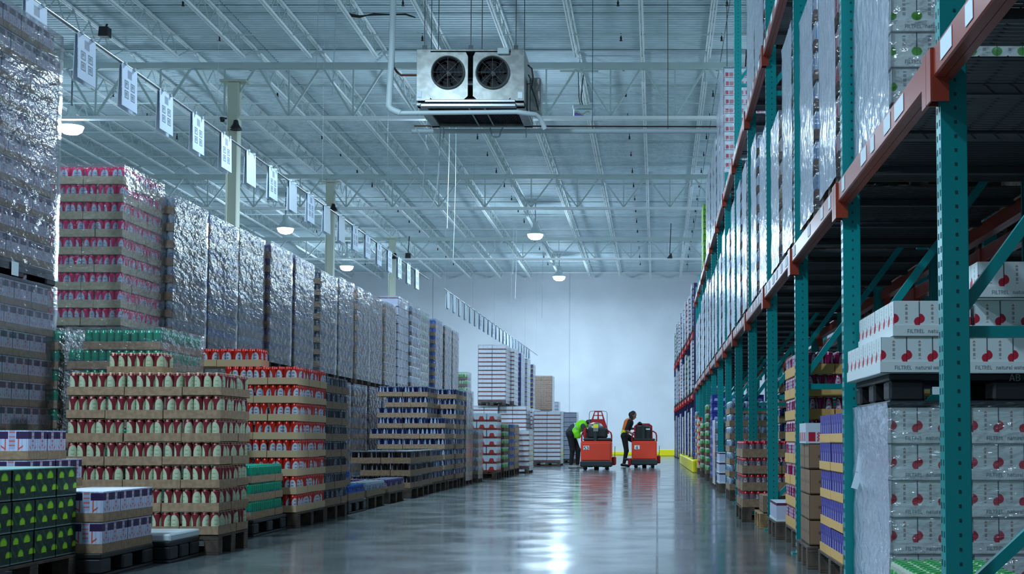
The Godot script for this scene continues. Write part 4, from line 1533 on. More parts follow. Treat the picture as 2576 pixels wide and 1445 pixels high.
func far_block() -> void:
	# white cartons with red trapezoids, then darker loads behind them
	var pr: Dictionary = P["redtrap"]
	wrapped("redtrap", 1, -3.28, 27.7, 0.0, 7, [lay(pr, [[1, 2], [2, 2], [2, 2]], [[2, 2], [2, 2]], 1), lay(pr, [[2, 2], [1, 2], [2, 2]], [[2, 2], [2, 2]], 1)], "load of white cartons with red trapezoids facing the viewer", "loads at the far end of the floor row", true, "dark", false)
	var mid := [["lime", 28.85, 6, "brown-trayed load with green cans behind the red trapezoid cartons"], ["blue", 29.95, 6, "brown-trayed load with blue cans, second behind the red trapezoid cartons"], ["rust", 31.05, 6, "rust-brown load, last of the floor row before the far block"]]
	for m in mid:
		wrapped(m[0], 1, -3.26, m[1], 0.0, m[2], lays_for(m[0], 1, 2, 2), m[3], "loads at the far end of the floor row", false, "dark", false)
	wrapped("whitecase", 1, -3.05, 32.2, 0.0, 7, [lay(P["whitecase"], [[3, 4], [3, 4]], [[3, 4]], 1)], "dim load of white cases ending the floor row", "loads at the far end of the floor row")
	# pale multipacks standing on the end of the tall row
	wrapped("lime", 1, -4.66, 33.1, 1.42, 6, lays_for("lime", 1, 1, 1), "slim pile of pale green and white multipacks past the tall row", "far loads", false, "none")
	wrapped("navy", 1, -4.6, 33.1, 0.0, 7, lays_for("navy", 1, 2, 2), "navy can load carrying the pale green multipacks", "far loads")
	# far block of white wrapped loads
	var far := [
		["whitecase", -3.86, 39.9, 0.0, 13, "lower wrapped load of white cases left of the one by the bending worker"],
		["whitecase", -4.68, 39.7, 0.0, 13, "lower wrapped load of white cases beneath the white tower"],
		["whitecase", -2.93, 41.0, 0.0, 12, "tall wrapped load of white cases standing beside the bending worker"],
		["whitecase", -4.44, 39.6, 1.79, 13, "wrapped tower of white cases on the upper tier of the far block"],
		["plumcase", -2.75, 46.0, 0.0, 10, "wrapped white load with dark bands behind the bending worker"],
		["whitecase", -4.36, 41.1, 1.79, 13, "narrow white load between the white tower and the blue load"],
		["bluecase", -4.36, 43.2, 1.79, 10, "wrapped royal blue load on the upper tier of the far block"],
		["plumcase", -4.36, 45.2, 1.79, 10, "purple-edged white load behind the royal blue load"],
		["violet", -4.36, 47.4, 1.79, 9, "dark purple load second behind the royal blue load"],
		["browncase", -4.05, 52.0, 1.79, 8, "tall brown cardboard load wrapped in film on the far upper tier"],
		["plumcase", -4.25, 58.0, 1.47, 5, "low white and purple load last on the far upper tier"],
		["whitecase", -4.0, 41.1, 0.0, 13, "lower white case load under the narrow white load"],
		["whitecase", -4.0, 43.2, 0.0, 13, "lower white case load under the royal blue load"],
		["whitecase", -4.0, 45.2, 0.0, 13, "lower white case load under the purple-edged load"],
		["whitecase", -4.0, 47.4, 0.0, 13, "lower white case load under the dark purple load"],
		["whitecase", -3.9, 52.0, 0.0, 13, "lower white case load under the tall brown load"],
		["browncase", -3.2, 50.0, 0.0, 9, "brown cardboard load on the floor behind the dark-banded white load"],
		["plumcase", -3.9, 58.0, 0.0, 8, "lower white case load under the last far upper load"],
	]
	for f in far:
		var p: Dictionary = P[f[0]]
		var n: int = 3 if f[0] == "whitecase" else (6 if f[0] == "violet" else 2)
		wrapped(f[0], 1, f[1], f[2], f[3], f[4], [lay(p, [[n, 3], [n, 3]], [[n, 3], [n, 3]], 1)], f[5], "far block loads")


# ---------------------------------------------------------------- goods on the rack
func rack_loads() -> void:
	var y1 := 2.212
	var keys := ["greenspot", "tallwhite", "tallpink", "tallwhite", "tallwhite", "tallamber", "tallviolet", "tallwhite", "tallpink", "tallwhite", "tallamber", "tallviolet", "tallwhite", "tallwhite", "tallviolet", "tallwhite", "tallpink", "tallwhite", "tallamber", "tallwhite", "tallviolet", "tallwhite", "tallwhite", "tallwhite"]
	for b in range(0, 12):
		for h in 2:
			if b == 0 and h == 0:
				continue
			var d := P0 + BAY * b + (0.15 if h == 0 else 1.31)
			var key: String = keys[(b * 2 + h) % keys.size()]
			if b == 1 and h == 0:
				key = "tallpink"
			if b == 0:
				key = "greenspot"
				d = 6.08
			var lays := lays_for(key, -1, 2, 2)
			var layers: int = [8, 8, 8, 7, 8, 6, 7, 8][(b * 2 + h) % 8]
			var p: Dictionary = P[key]
			if key == "greenspot":
				lays = [lay(p, [[3, 4], [3, 4], [3, 4]], [[3, 4]], -1), lay(p, [[3, 4], [3, 4], [3, 4]], [[3, 4]], -1)]
				layers = 10
			else:
				lays = [lay(p, [[6, 4], [6, 4]], [[4, 6]], -1), lay(p, [[4, 6], [6, 4]], [[6, 4]], -1)]
				if b >= 6:
					layers = [7, 8, 8, 7][(b + h) % 4]
			wrapped(key, -1, (1.06 if b == 0 else 1.008) + rng.randf_range(-0.008, 0.012), d, y1, layers, lays, "wrapped load of %s, lower beam, rack bay %s, %s half" % [p.desc, first(b), ["near", "far"][h]], "wrapped loads on the lower beam", key == "greenspot", "dark")
	# upper beam
	var y2 := 4.442
	var ups := [
		["tallwhite", 12.45, 9, "film-wrapped load of white cans on the upper beam %s, near half" % "in the fourth bay"],
		["tallamber", 13.6, 9, "film-wrapped load of amber cans on the upper beam %s, far half" % "in the fourth bay"],
		["redlabel", 19.96, 13, "tall white load with red number labels, high on the upper beam"],
		["tallwhite", 21.12, 8, "sparkling wrapped load next behind the red-labelled one on the upper beam"],
		["tallwhite", 22.47, 7, "wrapped load on the upper beam, second behind the red-labelled one"],
		["tallviolet", 23.63, 7, "wrapped load of violet cans on the upper beam behind the red-labelled one"],
		["tallwhite", 24.98, 7, "wrapped load of white cans on the upper beam in the ninth bay"],
		["tallwhite", 26.14, 7, "wrapped load of white cans on the upper beam, far half of the ninth bay"],
		["limeyellow", 29.3, 10, "lime green and yellow load near the end of the upper beam"],
	]
	for u in ups:
		var p: Dictionary = P[u[0]]
		var lays := [lay(p, [[6, 4], [6, 4]], [[4, 6], [4, 4]], -1)]
		if p.piece == "carton":
			lays = [lay(p, [[3, 3], [2, 3]], [[3, 3], [3, 2]], -1)]
		wrapped(u[0], -1, 1.0, u[1], y2, u[2], lays, u[3], "wrapped loads on the upper beam", u[0] in ["redlabel", "limeyellow"], "dark", u[0] != "limeyellow")
	# far navy rack
	var q0 := Vector2(1.13, 41.3)
	var q1 := Vector2(0.78, 61.5)
	var kinds := ["whitecase", "tallwhite", "lime", "tallviolet", "whitecase", "tallpink", "plumcase", "tallwhite"]
	for n in 8:
		for lv in 3:
			var c := q0.lerp(q1, (n + 0.12) / 8.0)
			var key: String = [kinds[n], kinds[(n + 3) % 8], ["bluecase", "purple", "bluecase", "browncase"][n % 4]][lv]
			var p: Dictionary = P[key]
			var lays := [lay(p, [[3, 4], [3, 4]], [[3, 4], [3, 4]], -1)] if p.piece == "carton" else lays_for(key, -1, 2, 3)
			var layers := int(([1.42, 1.4, 1.7][lv] - 0.2 * (n % 2)) / p.h)
			var yy: float = [2.212, 4.112, 0.0][lv]
			wrapped(key, -1, c.x - 0.04, c.y + 0.12, yy, layers, lays, "%s load of %s, bay %s, far navy rack" % [["lower-beam", "upper-beam", "floor"][lv], p.desc, first(n)], "loads of the far navy rack")


func rack_floor() -> void:
	# bay 0: white cartons with red spots, wrapped below, loose above on a black pallet
	var pr: Dictionary = P["redspot"]
	var lr := [lay(pr, [[3, 4], [3, 4], [3, 4]], [[3, 4]], -1), lay(pr, [[3, 4], [3, 4], [3, 4]], [[3, 4]], -1)]
	wrapped("redspot", -1, 1.05, 6.1, 0.0, 5, lr, "wrapped load of white cartons with red spots behind the first upright", "red-spotted carton loads", true, "dark")
	var py := 0.141 + 5 * 0.165 + 0.012
	var bp := thing("pallet", "black plastic pallet between the wrapped and the loose red-spotted cartons", "pallet", V(1.05 + 0.55, py, 6.1 + 0.53))
	pallet_parts(bp, 1.1, 1.04, "plastic")
	part(bp, "sticker", box_mesh(Vector3(0.07, 0.035, 0.004)), M.paper, Vector3(-0.32, 0.045, 0.522))
	var tm := TextMesh.new()
	tm.text = "AB"
	tm.font_size = 10
	tm.pixel_size = 0.004
	tm.depth = 0.004
	part(bp, "stamped_letters", tm, M.steel_grey, Vector3(0.02, 0.122, 0.523))
	var y := loose("redspot", -1, 1.0, 6.08, py + PALLET_H, 1, lr, "the loose red-spotted layer on the black pallet", true)
	loose("redspot", -1, 1.06, 6.08, y, 1, lr, "the second loose red-spotted layer", true)
	loose("redspot", -1, 1.42, 5.98, y + 0.165, 1, [lay(pr, [[3, 4], [3, 4]], [], -1)], "the highest loose red-spotted row", true)
	# low tray piles before it
	pallet(0.96 + 0.55, 0.0, 4.95 + 0.42, 1.1, 0.84, "dark", "dark pallet under the low shiny trays by the first upright")
	loose("lime", -1, 0.98, 4.98, PALLET_H, 1, [lay(P["lime"], [[6, 4], [6, 4]], [[6, 4], [6, 4]], -1, [])], "the low shiny green tray pile")
	# bay 1: violet cartons in gold trays, then small brown boxes
	var pv: Dictionary = P["violet"]
	pallet(1.0 + 0.3, 0.0, 7.36 + 0.54, 0.6, 1.1, "dark", "dark pallet under the violet-blue cartons")
	loose("violet", -1, 1.0, 7.36, PALLET_H, 5, [lay(pv, [[4, 5], [4, 5]], [[4, 5]], -1), lay(pv, [[4, 5], [4, 5]], [[4, 5]], -1)], "the violet-blue carton stack")
	var pb: Dictionary = P["browncase"]
	pallet(0.96 + 0.22, 0.0, 8.62 + 0.3, 0.46, 0.66, "dark", "dark pallet under the small wrapped brown boxes")
	loose("browncase", -1, 0.96, 8.64, PALLET_H, 4, [lay(pb, [[2, 2]], [[2, 2]], -1)], "the small brown box pile before the magenta cans")
	loose("redlabel", -1, 0.94, 8.66, PALLET_H + 4 * 0.162, 1, [lay(P["redlabel"], [[2, 3]], [], -1)], "the red and white carton on the small brown boxes")
	# bay 2: magenta cans
	var pm: Dictionary = P["magenta"]
	wrapped("magenta", -1, 1.03, 9.86, 0.0, 8, [lay(pm, [[6, 4], [6, 4], [4, 4]], [[4, 6], [4, 6]], -1), lay(pm, [[4, 6], [6, 4], [6, 4]], [[4, 6], [6, 4]], -1)], "tall load of magenta and silver cans in gold trays behind the third upright", "loads on the floor of the rack", true, "dark", false)
	pallet(0.97 + 0.3, 0.0, 11.1 + 0.4, 0.6, 0.8, "dark", "dark pallet under the low white carton pile by the fourth upright")
	loose("plumcase", -1, 0.97, 11.12, PALLET_H, 1, [lay(P["plumcase"], [[3, 3]], [[3, 2]], -1)], "the low white carton pile")
	# bay 3: red-topped cans, and a light pallet with brown trays
	var pt: Dictionary = P["redtop"]
	pallet(0.95 + 0.2, 0.0, 12.36 + 0.4, 0.42, 0.7, "wood", "light wooden pallet under the low brown trays by the fourth upright")
	loose("browncase", -1, 0.96, 12.4, PALLET_H, 1, [lay(pb, [[2, 2]], [[2, 2]], -1)], "the low brown trays on the light pallet")
	pallet(0.84 + 0.5, 0.0, 13.45 + 0.52, 1.0, 1.04, "dark", "dark pallet under the red-topped cans sticking out of the rack")
	loose("redtop", -1, 0.84, 13.45, PALLET_H, 4, [lay(pt, [[6, 4], [6, 4]], [[4, 6], [4, 6]], -1), lay(pt, [[4, 6], [6, 4]], [[4, 6], [6, 4]], -1)], "the red-topped can stack")
	# beyond
	var more := [
		["silverblue", 0.96, 18.0, 7, "load of silver cans in brown trays behind the sixth upright"],
		["plumcase", 0.94, 20.6, 3, "low white load with dark bands past the seventh upright"],
		["tallwhite", 0.97, 22.4, 5, "load of white cans on the floor past the eighth upright"],
		["bluecase", 0.96, 23.8, 9, "load of royal blue cases on the floor of the rack"],
		["lime", 0.96, 26.4, 8, "load of green and white cans on the floor of the rack"],
		["lime", 0.94, 28.9, 6, "second load of green and white cans further down the rack floor"],
		["orange", 0.95, 31.4, 7, "load of red cans on the floor near the end of the teal rack"],
		["silverblue", 0.95, 33.4, 8, "load of pale cans at the end of the teal rack floor"],
		["navy", 1.35, 15.0, 8, "load of dark cans set deep in the fifth bay"],
	]
	for m in more:
		var p: Dictionary = P[m[0]]
		var lays := [lay(p, [[3, 4], [3, 4]], [[3, 3]], -1)] if p.piece == "carton" else lays_for(m[0], -1, 2, 2)
		wrapped(m[0], -1, m[1], m[2], 0.0, m[3], lays, m[4], "loads on the floor of the rack", false, "dark", m[0] == "tallwhite")
	# the row behind holds dim loads too
	for b in range(-1, 8):
		var d := P0 + BAY * b + 0.2
		for h in 2:
			var key: String = ["browncase", "dark", "whitecase", "navy", "rust"][(b * 2 + h + 7) % 5]
			var p: Dictionary = P[key]
			var lays := [lay(p, [[3, 4], [3, 4]], [[3, 3]], -1)] if p.piece == "carton" else lays_for(key, -1, 2, 2)
			wrapped(key, -1, 2.5, d + 1.16 * h, 0.0, 8, lays, "dim floor load of %s behind the rack, %s bay, %s half" % [p.desc, first(b + 1), ["near", "far"][h]], "loads of the row behind", false, "dark", false)
			if b < 5:
				wrapped("browncase", -1, 2.5, d + 1.16 * h, 2.212, 9, [lay(P["browncase"], [[3, 4], [2, 4]], [[3, 4]], -1)], "brown beam load in the row behind, %s bay, %s half" % [first(b + 1), ["near", "far"][h]], "beam loads of the row behind", false, "dark", false)


# ---------------------------------------------------------------- signs, speakers, small fittings
func sign_print(blank: bool) -> ImageTexture:
	var im := Image.create(64, 80, false, Image.FORMAT_RGB8)
	im.fill(Color(0.8, 0.87, 0.94))
	if blank:
		return ImageTexture.create_from_image(im)
	var ink := Color(0.3, 0.36, 0.42)
	im.fill_rect(Rect2i(23, 7, 18, 16), Color(0.5, 0.56, 0.62))
	for k in 4:
		var x := 10 + 26 * (k % 2)
		var y := 29 + 19 * int(k / 2.0)
		im.fill_rect(Rect2i(x, y, 17, 15), ink)
		im.fill_rect(Rect2i(x + 2, y + 2, 13, 11), Color(0.7, 0.77, 0.83))
		im.fill_rect(Rect2i(x + 4, y + 4, 3, 7), ink)
		im.fill_rect(Rect2i(x + 9, y + 4, 3, 4 + k), ink)
		im.fill_rect(Rect2i(x + 4, y + 4, 8, 2), ink)
	return ImageTexture.create_from_image(im)


func nth(k: int) -> String:
	var words := ["first", "second", "third", "fourth", "fifth", "sixth", "seventh", "eighth", "ninth", "tenth", "eleventh", "twelfth", "thirteenth", "fourteenth", "fifteenth", "sixteenth", "seventeenth", "eighteenth", "nineteenth", "twentieth", "twenty-first", "twenty-second"]
	return words[k]


func ceiling_things() -> void:
	var printed := mat(Color.WHITE, 0.5, 0.0, sign_print(false))
	var blank := mat(Color(0.78, 0.84, 0.88), 0.5)
	# two sheets hung over the cable, close to one another at the top
	var make := func(with_print: bool, h: float) -> Node3D:
		var o := Node3D.new()
		var back := part(o, "back_sheet", box_mesh(Vector3(0.006, h, 0.4), 0.0, false), blank, Vector3(-0.022, -h / 2 - 0.012, 0.0))
		back.rotation.z = -0.03
		var s := tool()
		quad(s, Vector3(0.004, -h / 2, 0.2), Vector3(0.004, -h / 2, -0.2), Vector3(0.004, h / 2, -0.2), Vector3(0.004, h / 2, 0.2))
		quad(s, Vector3(-0.003, -h / 2, -0.2), Vector3(-0.003, -h / 2, 0.2), Vector3(-0.003, h / 2, 0.2), Vector3(-0.003, h / 2, -0.2))
		quad(s, Vector3(-0.003, -h / 2, 0.2), Vector3(0.004, -h / 2, 0.2), Vector3(0.004, h / 2, 0.2), Vector3(-0.003, h / 2, 0.2))
		quad(s, Vector3(0.004, -h / 2, -0.2), Vector3(-0.003, -h / 2, -0.2), Vector3(-0.003, h / 2, -0.2), Vector3(0.004, h / 2, -0.2))
		quad(s, Vector3(-0.003, -h / 2, -0.2), Vector3(0.004, -h / 2, -0.2), Vector3(0.004, -h / 2, 0.2), Vector3(-0.003, -h / 2, 0.2))
		var front := part(o, "front_sheet", s.commit(), printed if with_print else blank, Vector3(0.014, -h / 2, 0))
		front.rotation.z = 0.02
		part(o, "clip", box_mesh(Vector3(0.06, 0.03, 0.03), 0.0, false), M.cord, Vector3(0, 0.01, 0.12))
		part(o, "clip", box_mesh(Vector3(0.06, 0.03, 0.03), 0.0, false), M.cord, Vector3(0, 0.01, -0.12))
		return o
	var kinds := [make.call(true, 0.44), make.call(false, 0.44)]
	for k in 19:
		var empty: bool = k in [6, 8, 10, 11]
		var d := 11.56 + 1.055 * k
		dup(kinds[1 if empty else 0], "hanging_sign", V(-5.5, 4.68, d + 0.2), 0.0, "%s hanging sign over the tall row counted from the viewer, %s" % [nth(k), "blank white" if empty else "printed with squares"], "aisle signs over the tall row")
	for k in 22:
		dup(kinds[1 if k < 5 or k % 3 else 0], "hanging_sign", V(-5.5, 4.678 - 0.04 * (0.7 + 1.08 * k) / 27.3, 35.4 + 1.08 * k), 0.0, "%s narrow white sign along the far cable towards the back wall" % nth(k), "aisle signs over the far block")
	for run in [[11.2, 32.4, "long thin cable carrying the signs over the tall row"], [34.7, 62.0, "thin cable carrying the far signs over the far block"]]:
		var o := thing("sign_cable", run[2], "cable", V(-5.5, 4.69, run[0]))
		part(o, "cable", tube_mesh([Vector3.ZERO, Vector3(0, -0.04, -(run[1] - run[0]))], 0.014, 6), M.galv)
		var s := tool()
		var d: float = run[0] + 0.2
		while d < run[1]:
			bar(s, Vector3(0, 0, -(d - run[0])), Vector3(0, roof_y(d) - 4.69, -(d - run[0])), 0.003, 0.003)
			d += 5.3
		part(o, "hanger_wires", s.commit(), M.steel_grey).set_meta("kind", "stuff")
	for k in kinds:
		k.free()
	# loudspeakers
	var horn := lathe([Vector2(0.0, 0.0), Vector2(0.135, 0.0), Vector2(0.14, 0.02), Vector2(0.07, 0.13), Vector2(0.05, 0.22), Vector2(0.0, 0.24)], 16)
	for h in [[-9.6, 7.85, 30.45, "dark bell-shaped loudspeaker on the first column"], [-10.3, 8.06, 42.66, "dark bell-shaped loudspeaker on the second column"], [-10.7, 8.16, 54.85, "dark bell-shaped loudspeaker on the third column"]]:
		var o := thing("loudspeaker", h[3], "speaker", V(h[0], h[1], h[2]), "column loudspeakers")
		part(o, "horn", horn, M.blackish)
		part(o, "bracket", bar_mesh(Vector3(0, 0.2, 0), Vector3(-0.06, 0.24, -0.12), 0.04, 0.04), M.blackish)
	for b in [[-11.62, 9.36, 28.0, 0.2, "square black loudspeaker high among the joists at the upper left"], [-10.2, 8.3, 55.0, 0.2, "small square black loudspeaker beside the third column's top"], [0.49, 7.9, 52.0, 0.2, "dark wedge-shaped loudspeaker hanging before the far wall, over the aisle"], [1.95, 8.6, 29.8, 0.16, "dark fitting with a white lens hung behind the tall teal uprights"]]:
		var o := thing("loudspeaker", b[4], "speaker", V(b[0], b[1], b[2]))
		var s := tool()
		var w: float = b[3]
		prism(s, PackedVector2Array([Vector2(-w / 2, -w / 2), Vector2(w / 2, -w / 2), Vector2(w / 2, w / 2), Vector2(-w * 0.42, w / 2)] if b[3] == 0.2 and b[0] < 0.0 else [Vector2(-w / 2, -w / 2), Vector2(w / 2, -w / 2), Vector2(w / 3, w / 2)]), w)
		part(o, "cabinet", s.commit(), M.blackish)
		part(o, "bracket", bar_mesh(Vector3(0, 0.05, 0), Vector3(0.05, roof_y(b[2]) + 0.2 - b[1], 0), 0.03, 0.03), M.blackish)
	var cam := thing("security_camera", "small round dark fitting beside the loudspeaker on the first column", "camera", V(-9.93, 8.1, 30.5))
	part(cam, "dome", lathe([Vector2(0.0, -0.06), Vector2(0.05, -0.045), Vector2(0.06, 0.0), Vector2(0.06, 0.05)], 14), M.blackish)
	part(cam, "bracket", bar_mesh(Vector3(0, 0.03, 0), Vector3(0.1, 0.03, -0.02), 0.03, 0.03), M.blackish)
	# the unlit fitting on a cord
	var o := thing("ceiling_fitting", "white box fitting with a coloured sticker hanging on a cord above the aisle", "fitting", V(-1.72, 8.36, 31.1))
	part(o, "housing", box_mesh(Vector3(0.48, 0.09, 0.4), 0.02), M.pipe, Vector3(0, 0.1, 0))
	part(o, "clear_skirt", box_mesh(Vector3(0.44, 0.19, 0.36), 0.02), M.paper, Vector3(0, -0.1, 0))
	var st := mat(Color.WHITE, 0.4, 0.0, img_pack(func(u, v):
		if absf(v - 0.5 - sin(u * 9.0) * 0.2) < 0.12: return Color(0.75, 0.7, 0.6)
		if u + v < 0.7: return Color(0.45, 0.42, 0.75)
		return Color(0.75, 0.88, 0.9), 48, 24))
	var s := tool()
	quad(s, Vector3(-0.2, -0.075, 0.183), Vector3(0.16, -0.075, 0.183), Vector3(0.16, 0.075, 0.183), Vector3(-0.2, 0.075, 0.183))
	part(o, "sticker", s.commit(), st)
	part(o, "cord", tube_mesh([Vector3(0, 0.18, 0), Vector3(-0.05, 0.35, 0), Vector3(-0.02, 0.8, 0), Vector3(0.02, 1.05, 0)], 0.014, 6), M.blackish)
	part(o, "cord", tube_mesh([Vector3(-0.06, 0.18, 0), Vector3(-0.1, 0.4, 0), Vector3(-0.12, 1.0, 0)], 0.01, 6), M.blackish)
	part(o, "support_bar", box_mesh(Vector3(0.9, 0.08, 0.08), 0.01), M.pipe, Vector3(-0.1, 1.0, 0))
	# sprinkler pipes with their heads
	var head := lathe([Vector2(0.0, -0.09), Vector2(0.035, -0.09), Vector2(0.018, -0.06), Vector2(0.025, -0.03), Vector2(0.02, 0.0)], 8)
	for line in [-0.8, 1.43, -5.2, -9.7, -13.9]:
		var i := 0
		var d := 27.2
		while d < 66.0:
			var w := thing("sprinkler_head", "small dark sprinkler head under the white roof deck between two joists", "sprinkler", V(line, roof_y(d) + 0.4, d), "sprinkler heads under the roof")
			part(w, "head", head, M.dark)
			part(w, "drop", box_mesh(Vector3(0.02, 0.08, 0.02)), M.dark)
			d += 2.3
			i += 1
	# a drooping bundle of dark cables near the roof
	o = thing("cable_bundle", "drooping bundle of dark cables strung under the joists left of the cooling unit", "cable", px(846, 5, 27.0))
	for k in 3:
		var pts := []
		for q in [[846, 2], [858, 18], [875, 34 + k * 3], [905, 40 + k * 2], [940, 38 - k * 2], [985, 37], [1020, 37 - k], [1045, 44]]:
			pts.append(px(q[0], q[1], 27.0 + 0.06 * k) - o.position)
		part(o, "cable", tube_mesh(pts, 0.013, 6), M.blackish)


# ---------------------------------------------------------------- smooth bodies
# bones: [a, b, radius at a, radius at b]; planes: [normal, offset] keeps the side where n.p < offset
func flesh(bones: Array, cell: float, k: float, planes := []) -> ArrayMesh:
	var lo := Vector3.ONE * 1e9
	var hi := -lo
	for b in bones:
		var r: float = maxf(b[2], b[3]) + k + cell * 3
		lo = lo.min(b[0] - Vector3.ONE * r).min(b[1] - Vector3.ONE * r)
		hi = hi.max(b[0] + Vector3.ONE * r).max(b[1] + Vector3.ONE * r)
	var nx := int((hi.x - lo.x) / cell) + 2
	var ny := int((hi.y - lo.y) / cell) + 2
	var nz := int((hi.z - lo.z) / cell) + 2
	var f := PackedFloat32Array()
	f.resize(nx * ny * nz)
	f.fill(9.0)
	for b in bones:
		var a: Vector3 = b[0]
		var ba: Vector3 = b[1] - a
		var ra: float = b[2]
		var rb: float = b[3]
		var l2 := maxf(ba.length_squared(), 1e-9)
		var r: float = maxf(ra, rb) + k + cell * 2
		var l := ((a.min(b[1]) - Vector3.ONE * r - lo) / cell).floor()
		var h := ((a.max(b[1]) + Vector3.ONE * r - lo) / cell).ceil()
		for z in range(maxi(int(l.z), 0), mini(int(h.z) + 1, nz)):
			for y in range(maxi(int(l.y), 0), mini(int(h.y) + 1, ny)):
				var at := (z * ny + y) * nx
				for x in range(maxi(int(l.x), 0), mini(int(h.x) + 1, nx)):
					var p := lo + Vector3(x, y, z) * cell - a
					var t := clampf(p.dot(ba) / l2, 0.0, 1.0)
					var v := (p - ba * t).length() - lerpf(ra, rb, t)
					var o := f[at + x]
					var m := clampf(0.5 + 0.5 * (o - v) / k, 0.0, 1.0)
					f[at + x] = lerpf(o, v, m) - k * m * (1.0 - m) if absf(o - v) < k else minf(o, v)
	if planes.size():
		for z in nz:
			for y in ny:
				for x in nx:
					var i := (z * ny + y) * nx + x
					if f[i] < 1.0:
						var p := lo + Vector3(x, y, z) * cell
						for q in planes:
							f[i] = maxf(f[i], p.dot(q[0]) - q[1])
	# surface nets
	var ids := {}
	var verts := PackedVector3Array()
	var norms := PackedVector3Array()
	var off := [0, 1, nx, nx + 1, nx * ny, nx * ny + 1, nx * ny + nx, nx * ny + nx + 1]
	var cor := [Vector3(0, 0, 0), Vector3(1, 0, 0), Vector3(0, 1, 0), Vector3(1, 1, 0), Vector3(0, 0, 1), Vector3(1, 0, 1), Vector3(0, 1, 1), Vector3(1, 1, 1)]
	var edges := [[0, 1], [2, 3], [4, 5], [6, 7], [0, 2], [1, 3], [4, 6], [5, 7], [0, 4], [1, 5], [2, 6], [3, 7]]
	for z in nz - 1:
		for y in ny - 1:
			for x in nx - 1:
				var i := (z * ny + y) * nx + x
				var inside := 0
				for c in 8:
					if f[i + off[c]] < 0.0:
						inside += 1
				if inside == 0 or inside == 8:
					continue
				var sum := Vector3.ZERO
				var n := 0
				for e in edges:
					var u := f[i + off[e[0]]]
					var v := f[i + off[e[1]]]
					if (u < 0.0) != (v < 0.0):
						sum += cor[e[0]].lerp(cor[e[1]], u / (u - v))
						n += 1
				ids[i] = verts.size()
				verts.append(lo + (Vector3(x, y, z) + sum / n) * cell)
				var g := Vector3(f[i + 1] - f[i], f[i + nx] - f[i], f[i + nx * ny] - f[i])
				g += Vector3(f[i + off[7]] - f[i + off[6]], f[i + off[7]] - f[i + off[5]], f[i + off[7]] - f[i + off[3]])
				norms.append(g.normalized())
	var index := PackedInt32Array()
	for i in ids.keys():
		var s0 := f[i] < 0.0
		for q in [[1, nx, nx * ny], [nx, nx * ny, 1], [nx * ny, 1, nx]]:
			var s1: bool = f[i + q[0]] < 0.0
			if s0 == s1:
				continue
			var a: int = ids.get(i, -1)
			var b: int = ids.get(i - q[1], -1)
			var c: int = ids.get(i - q[1] - q[2], -1)
			var d: int = ids.get(i - q[2], -1)
			if b < 0 or c < 0 or d < 0:
				continue
			if s0:
				index.append_array(PackedInt32Array([a, c, b, a, d, c]))
			else:
				index.append_array(PackedInt32Array([a, b, c, a, c, d]))
	var arrays := []
	arrays.resize(Mesh.ARRAY_MAX)
	arrays[Mesh.ARRAY_VERTEX] = verts
	arrays[Mesh.ARRAY_NORMAL] = norms
	arrays[Mesh.ARRAY_INDEX] = index
	var mesh := ArrayMesh.new()
	mesh.add_surface_from_arrays(Mesh.PRIMITIVE_TRIANGLES, arrays)
	return mesh


func grow(bones: Array, by: float) -> Array:
	var out := []
	for b in bones:
		out.append([b[0], b[1], b[2] + by, b[3] + by])
	return out


# a hand from wrist towards dir, palm facing down along "palm"; fingers curl towards the palm side
func hand(wrist: Vector3, dir: Vector3, palm: Vector3, thumb_side: float, curl: float) -> Array:
	dir = dir.normalized()
	var across := dir.cross(palm).normalized() * thumb_side
	var down := palm.normalized()
	var bones := []
	for k in 4:
		var o := across * (0.03 - 0.02 * k)
		bones.append([wrist + o * 0.7, wrist + dir * 0.085 + o, 0.015, 0.0125])
		var base := wrist + dir * 0.088 + o
		var long: float = [0.072, 0.08, 0.074, 0.058][k]
		var d1 := (dir + down * curl * 0.5).normalized()
		var d2 := (dir + down * curl * 1.3).normalized()
		var m := base + d1 * long * 0.45
		bones.append([base, m, 0.0095, 0.009])
		bones.append([m, m + d2 * long * 0.55, 0.0088, 0.0078])
	var t0 := wrist + dir * 0.03 + across * 0.032
	var t1 := t0 + (dir * 0.6 + across * 0.7 + down * 0.3).normalized() * 0.045
	bones.append([t0, t1, 0.013, 0.0105])
	bones.append([t1, t1 + (dir * 0.9 + across * 0.2 + down * 0.4).normalized() * 0.035, 0.0105, 0.009])
	return bones


# head bones about a centre with the face looking along "fwd"
func head(c: Vector3, fwd: Vector3, up: Vector3) -> Array:
	fwd = fwd.normalized()
	up = (up - fwd * up.dot(fwd)).normalized()
	var side := fwd.cross(up)
	var b := [
		[c + up * 0.03 - fwd * 0.02, c + up * 0.035 + fwd * 0.012, 0.083, 0.078],
		[c - up * 0.02 + fwd * 0.025, c - up * 0.085 + fwd * 0.045, 0.062, 0.036],
		[c - up * 0.005 + fwd * 0.088, c - up * 0.03 + fwd * 0.105, 0.01, 0.013],
		[c - up * 0.062 + fwd * 0.078, c - up * 0.066 + fwd * 0.078, 0.018, 0.016],
	]
	for s in [-1.0, 1.0]:
		b.append([c - up * 0.0 + side * 0.078 * s - fwd * 0.01, c - up * 0.035 + side * 0.075 * s - fwd * 0.005, 0.014, 0.01])
		b.append([c + up * 0.018 + side * 0.03 * s + fwd * 0.078, c + up * 0.014 + side * 0.034 * s + fwd * 0.078, 0.012, 0.012])
	return b


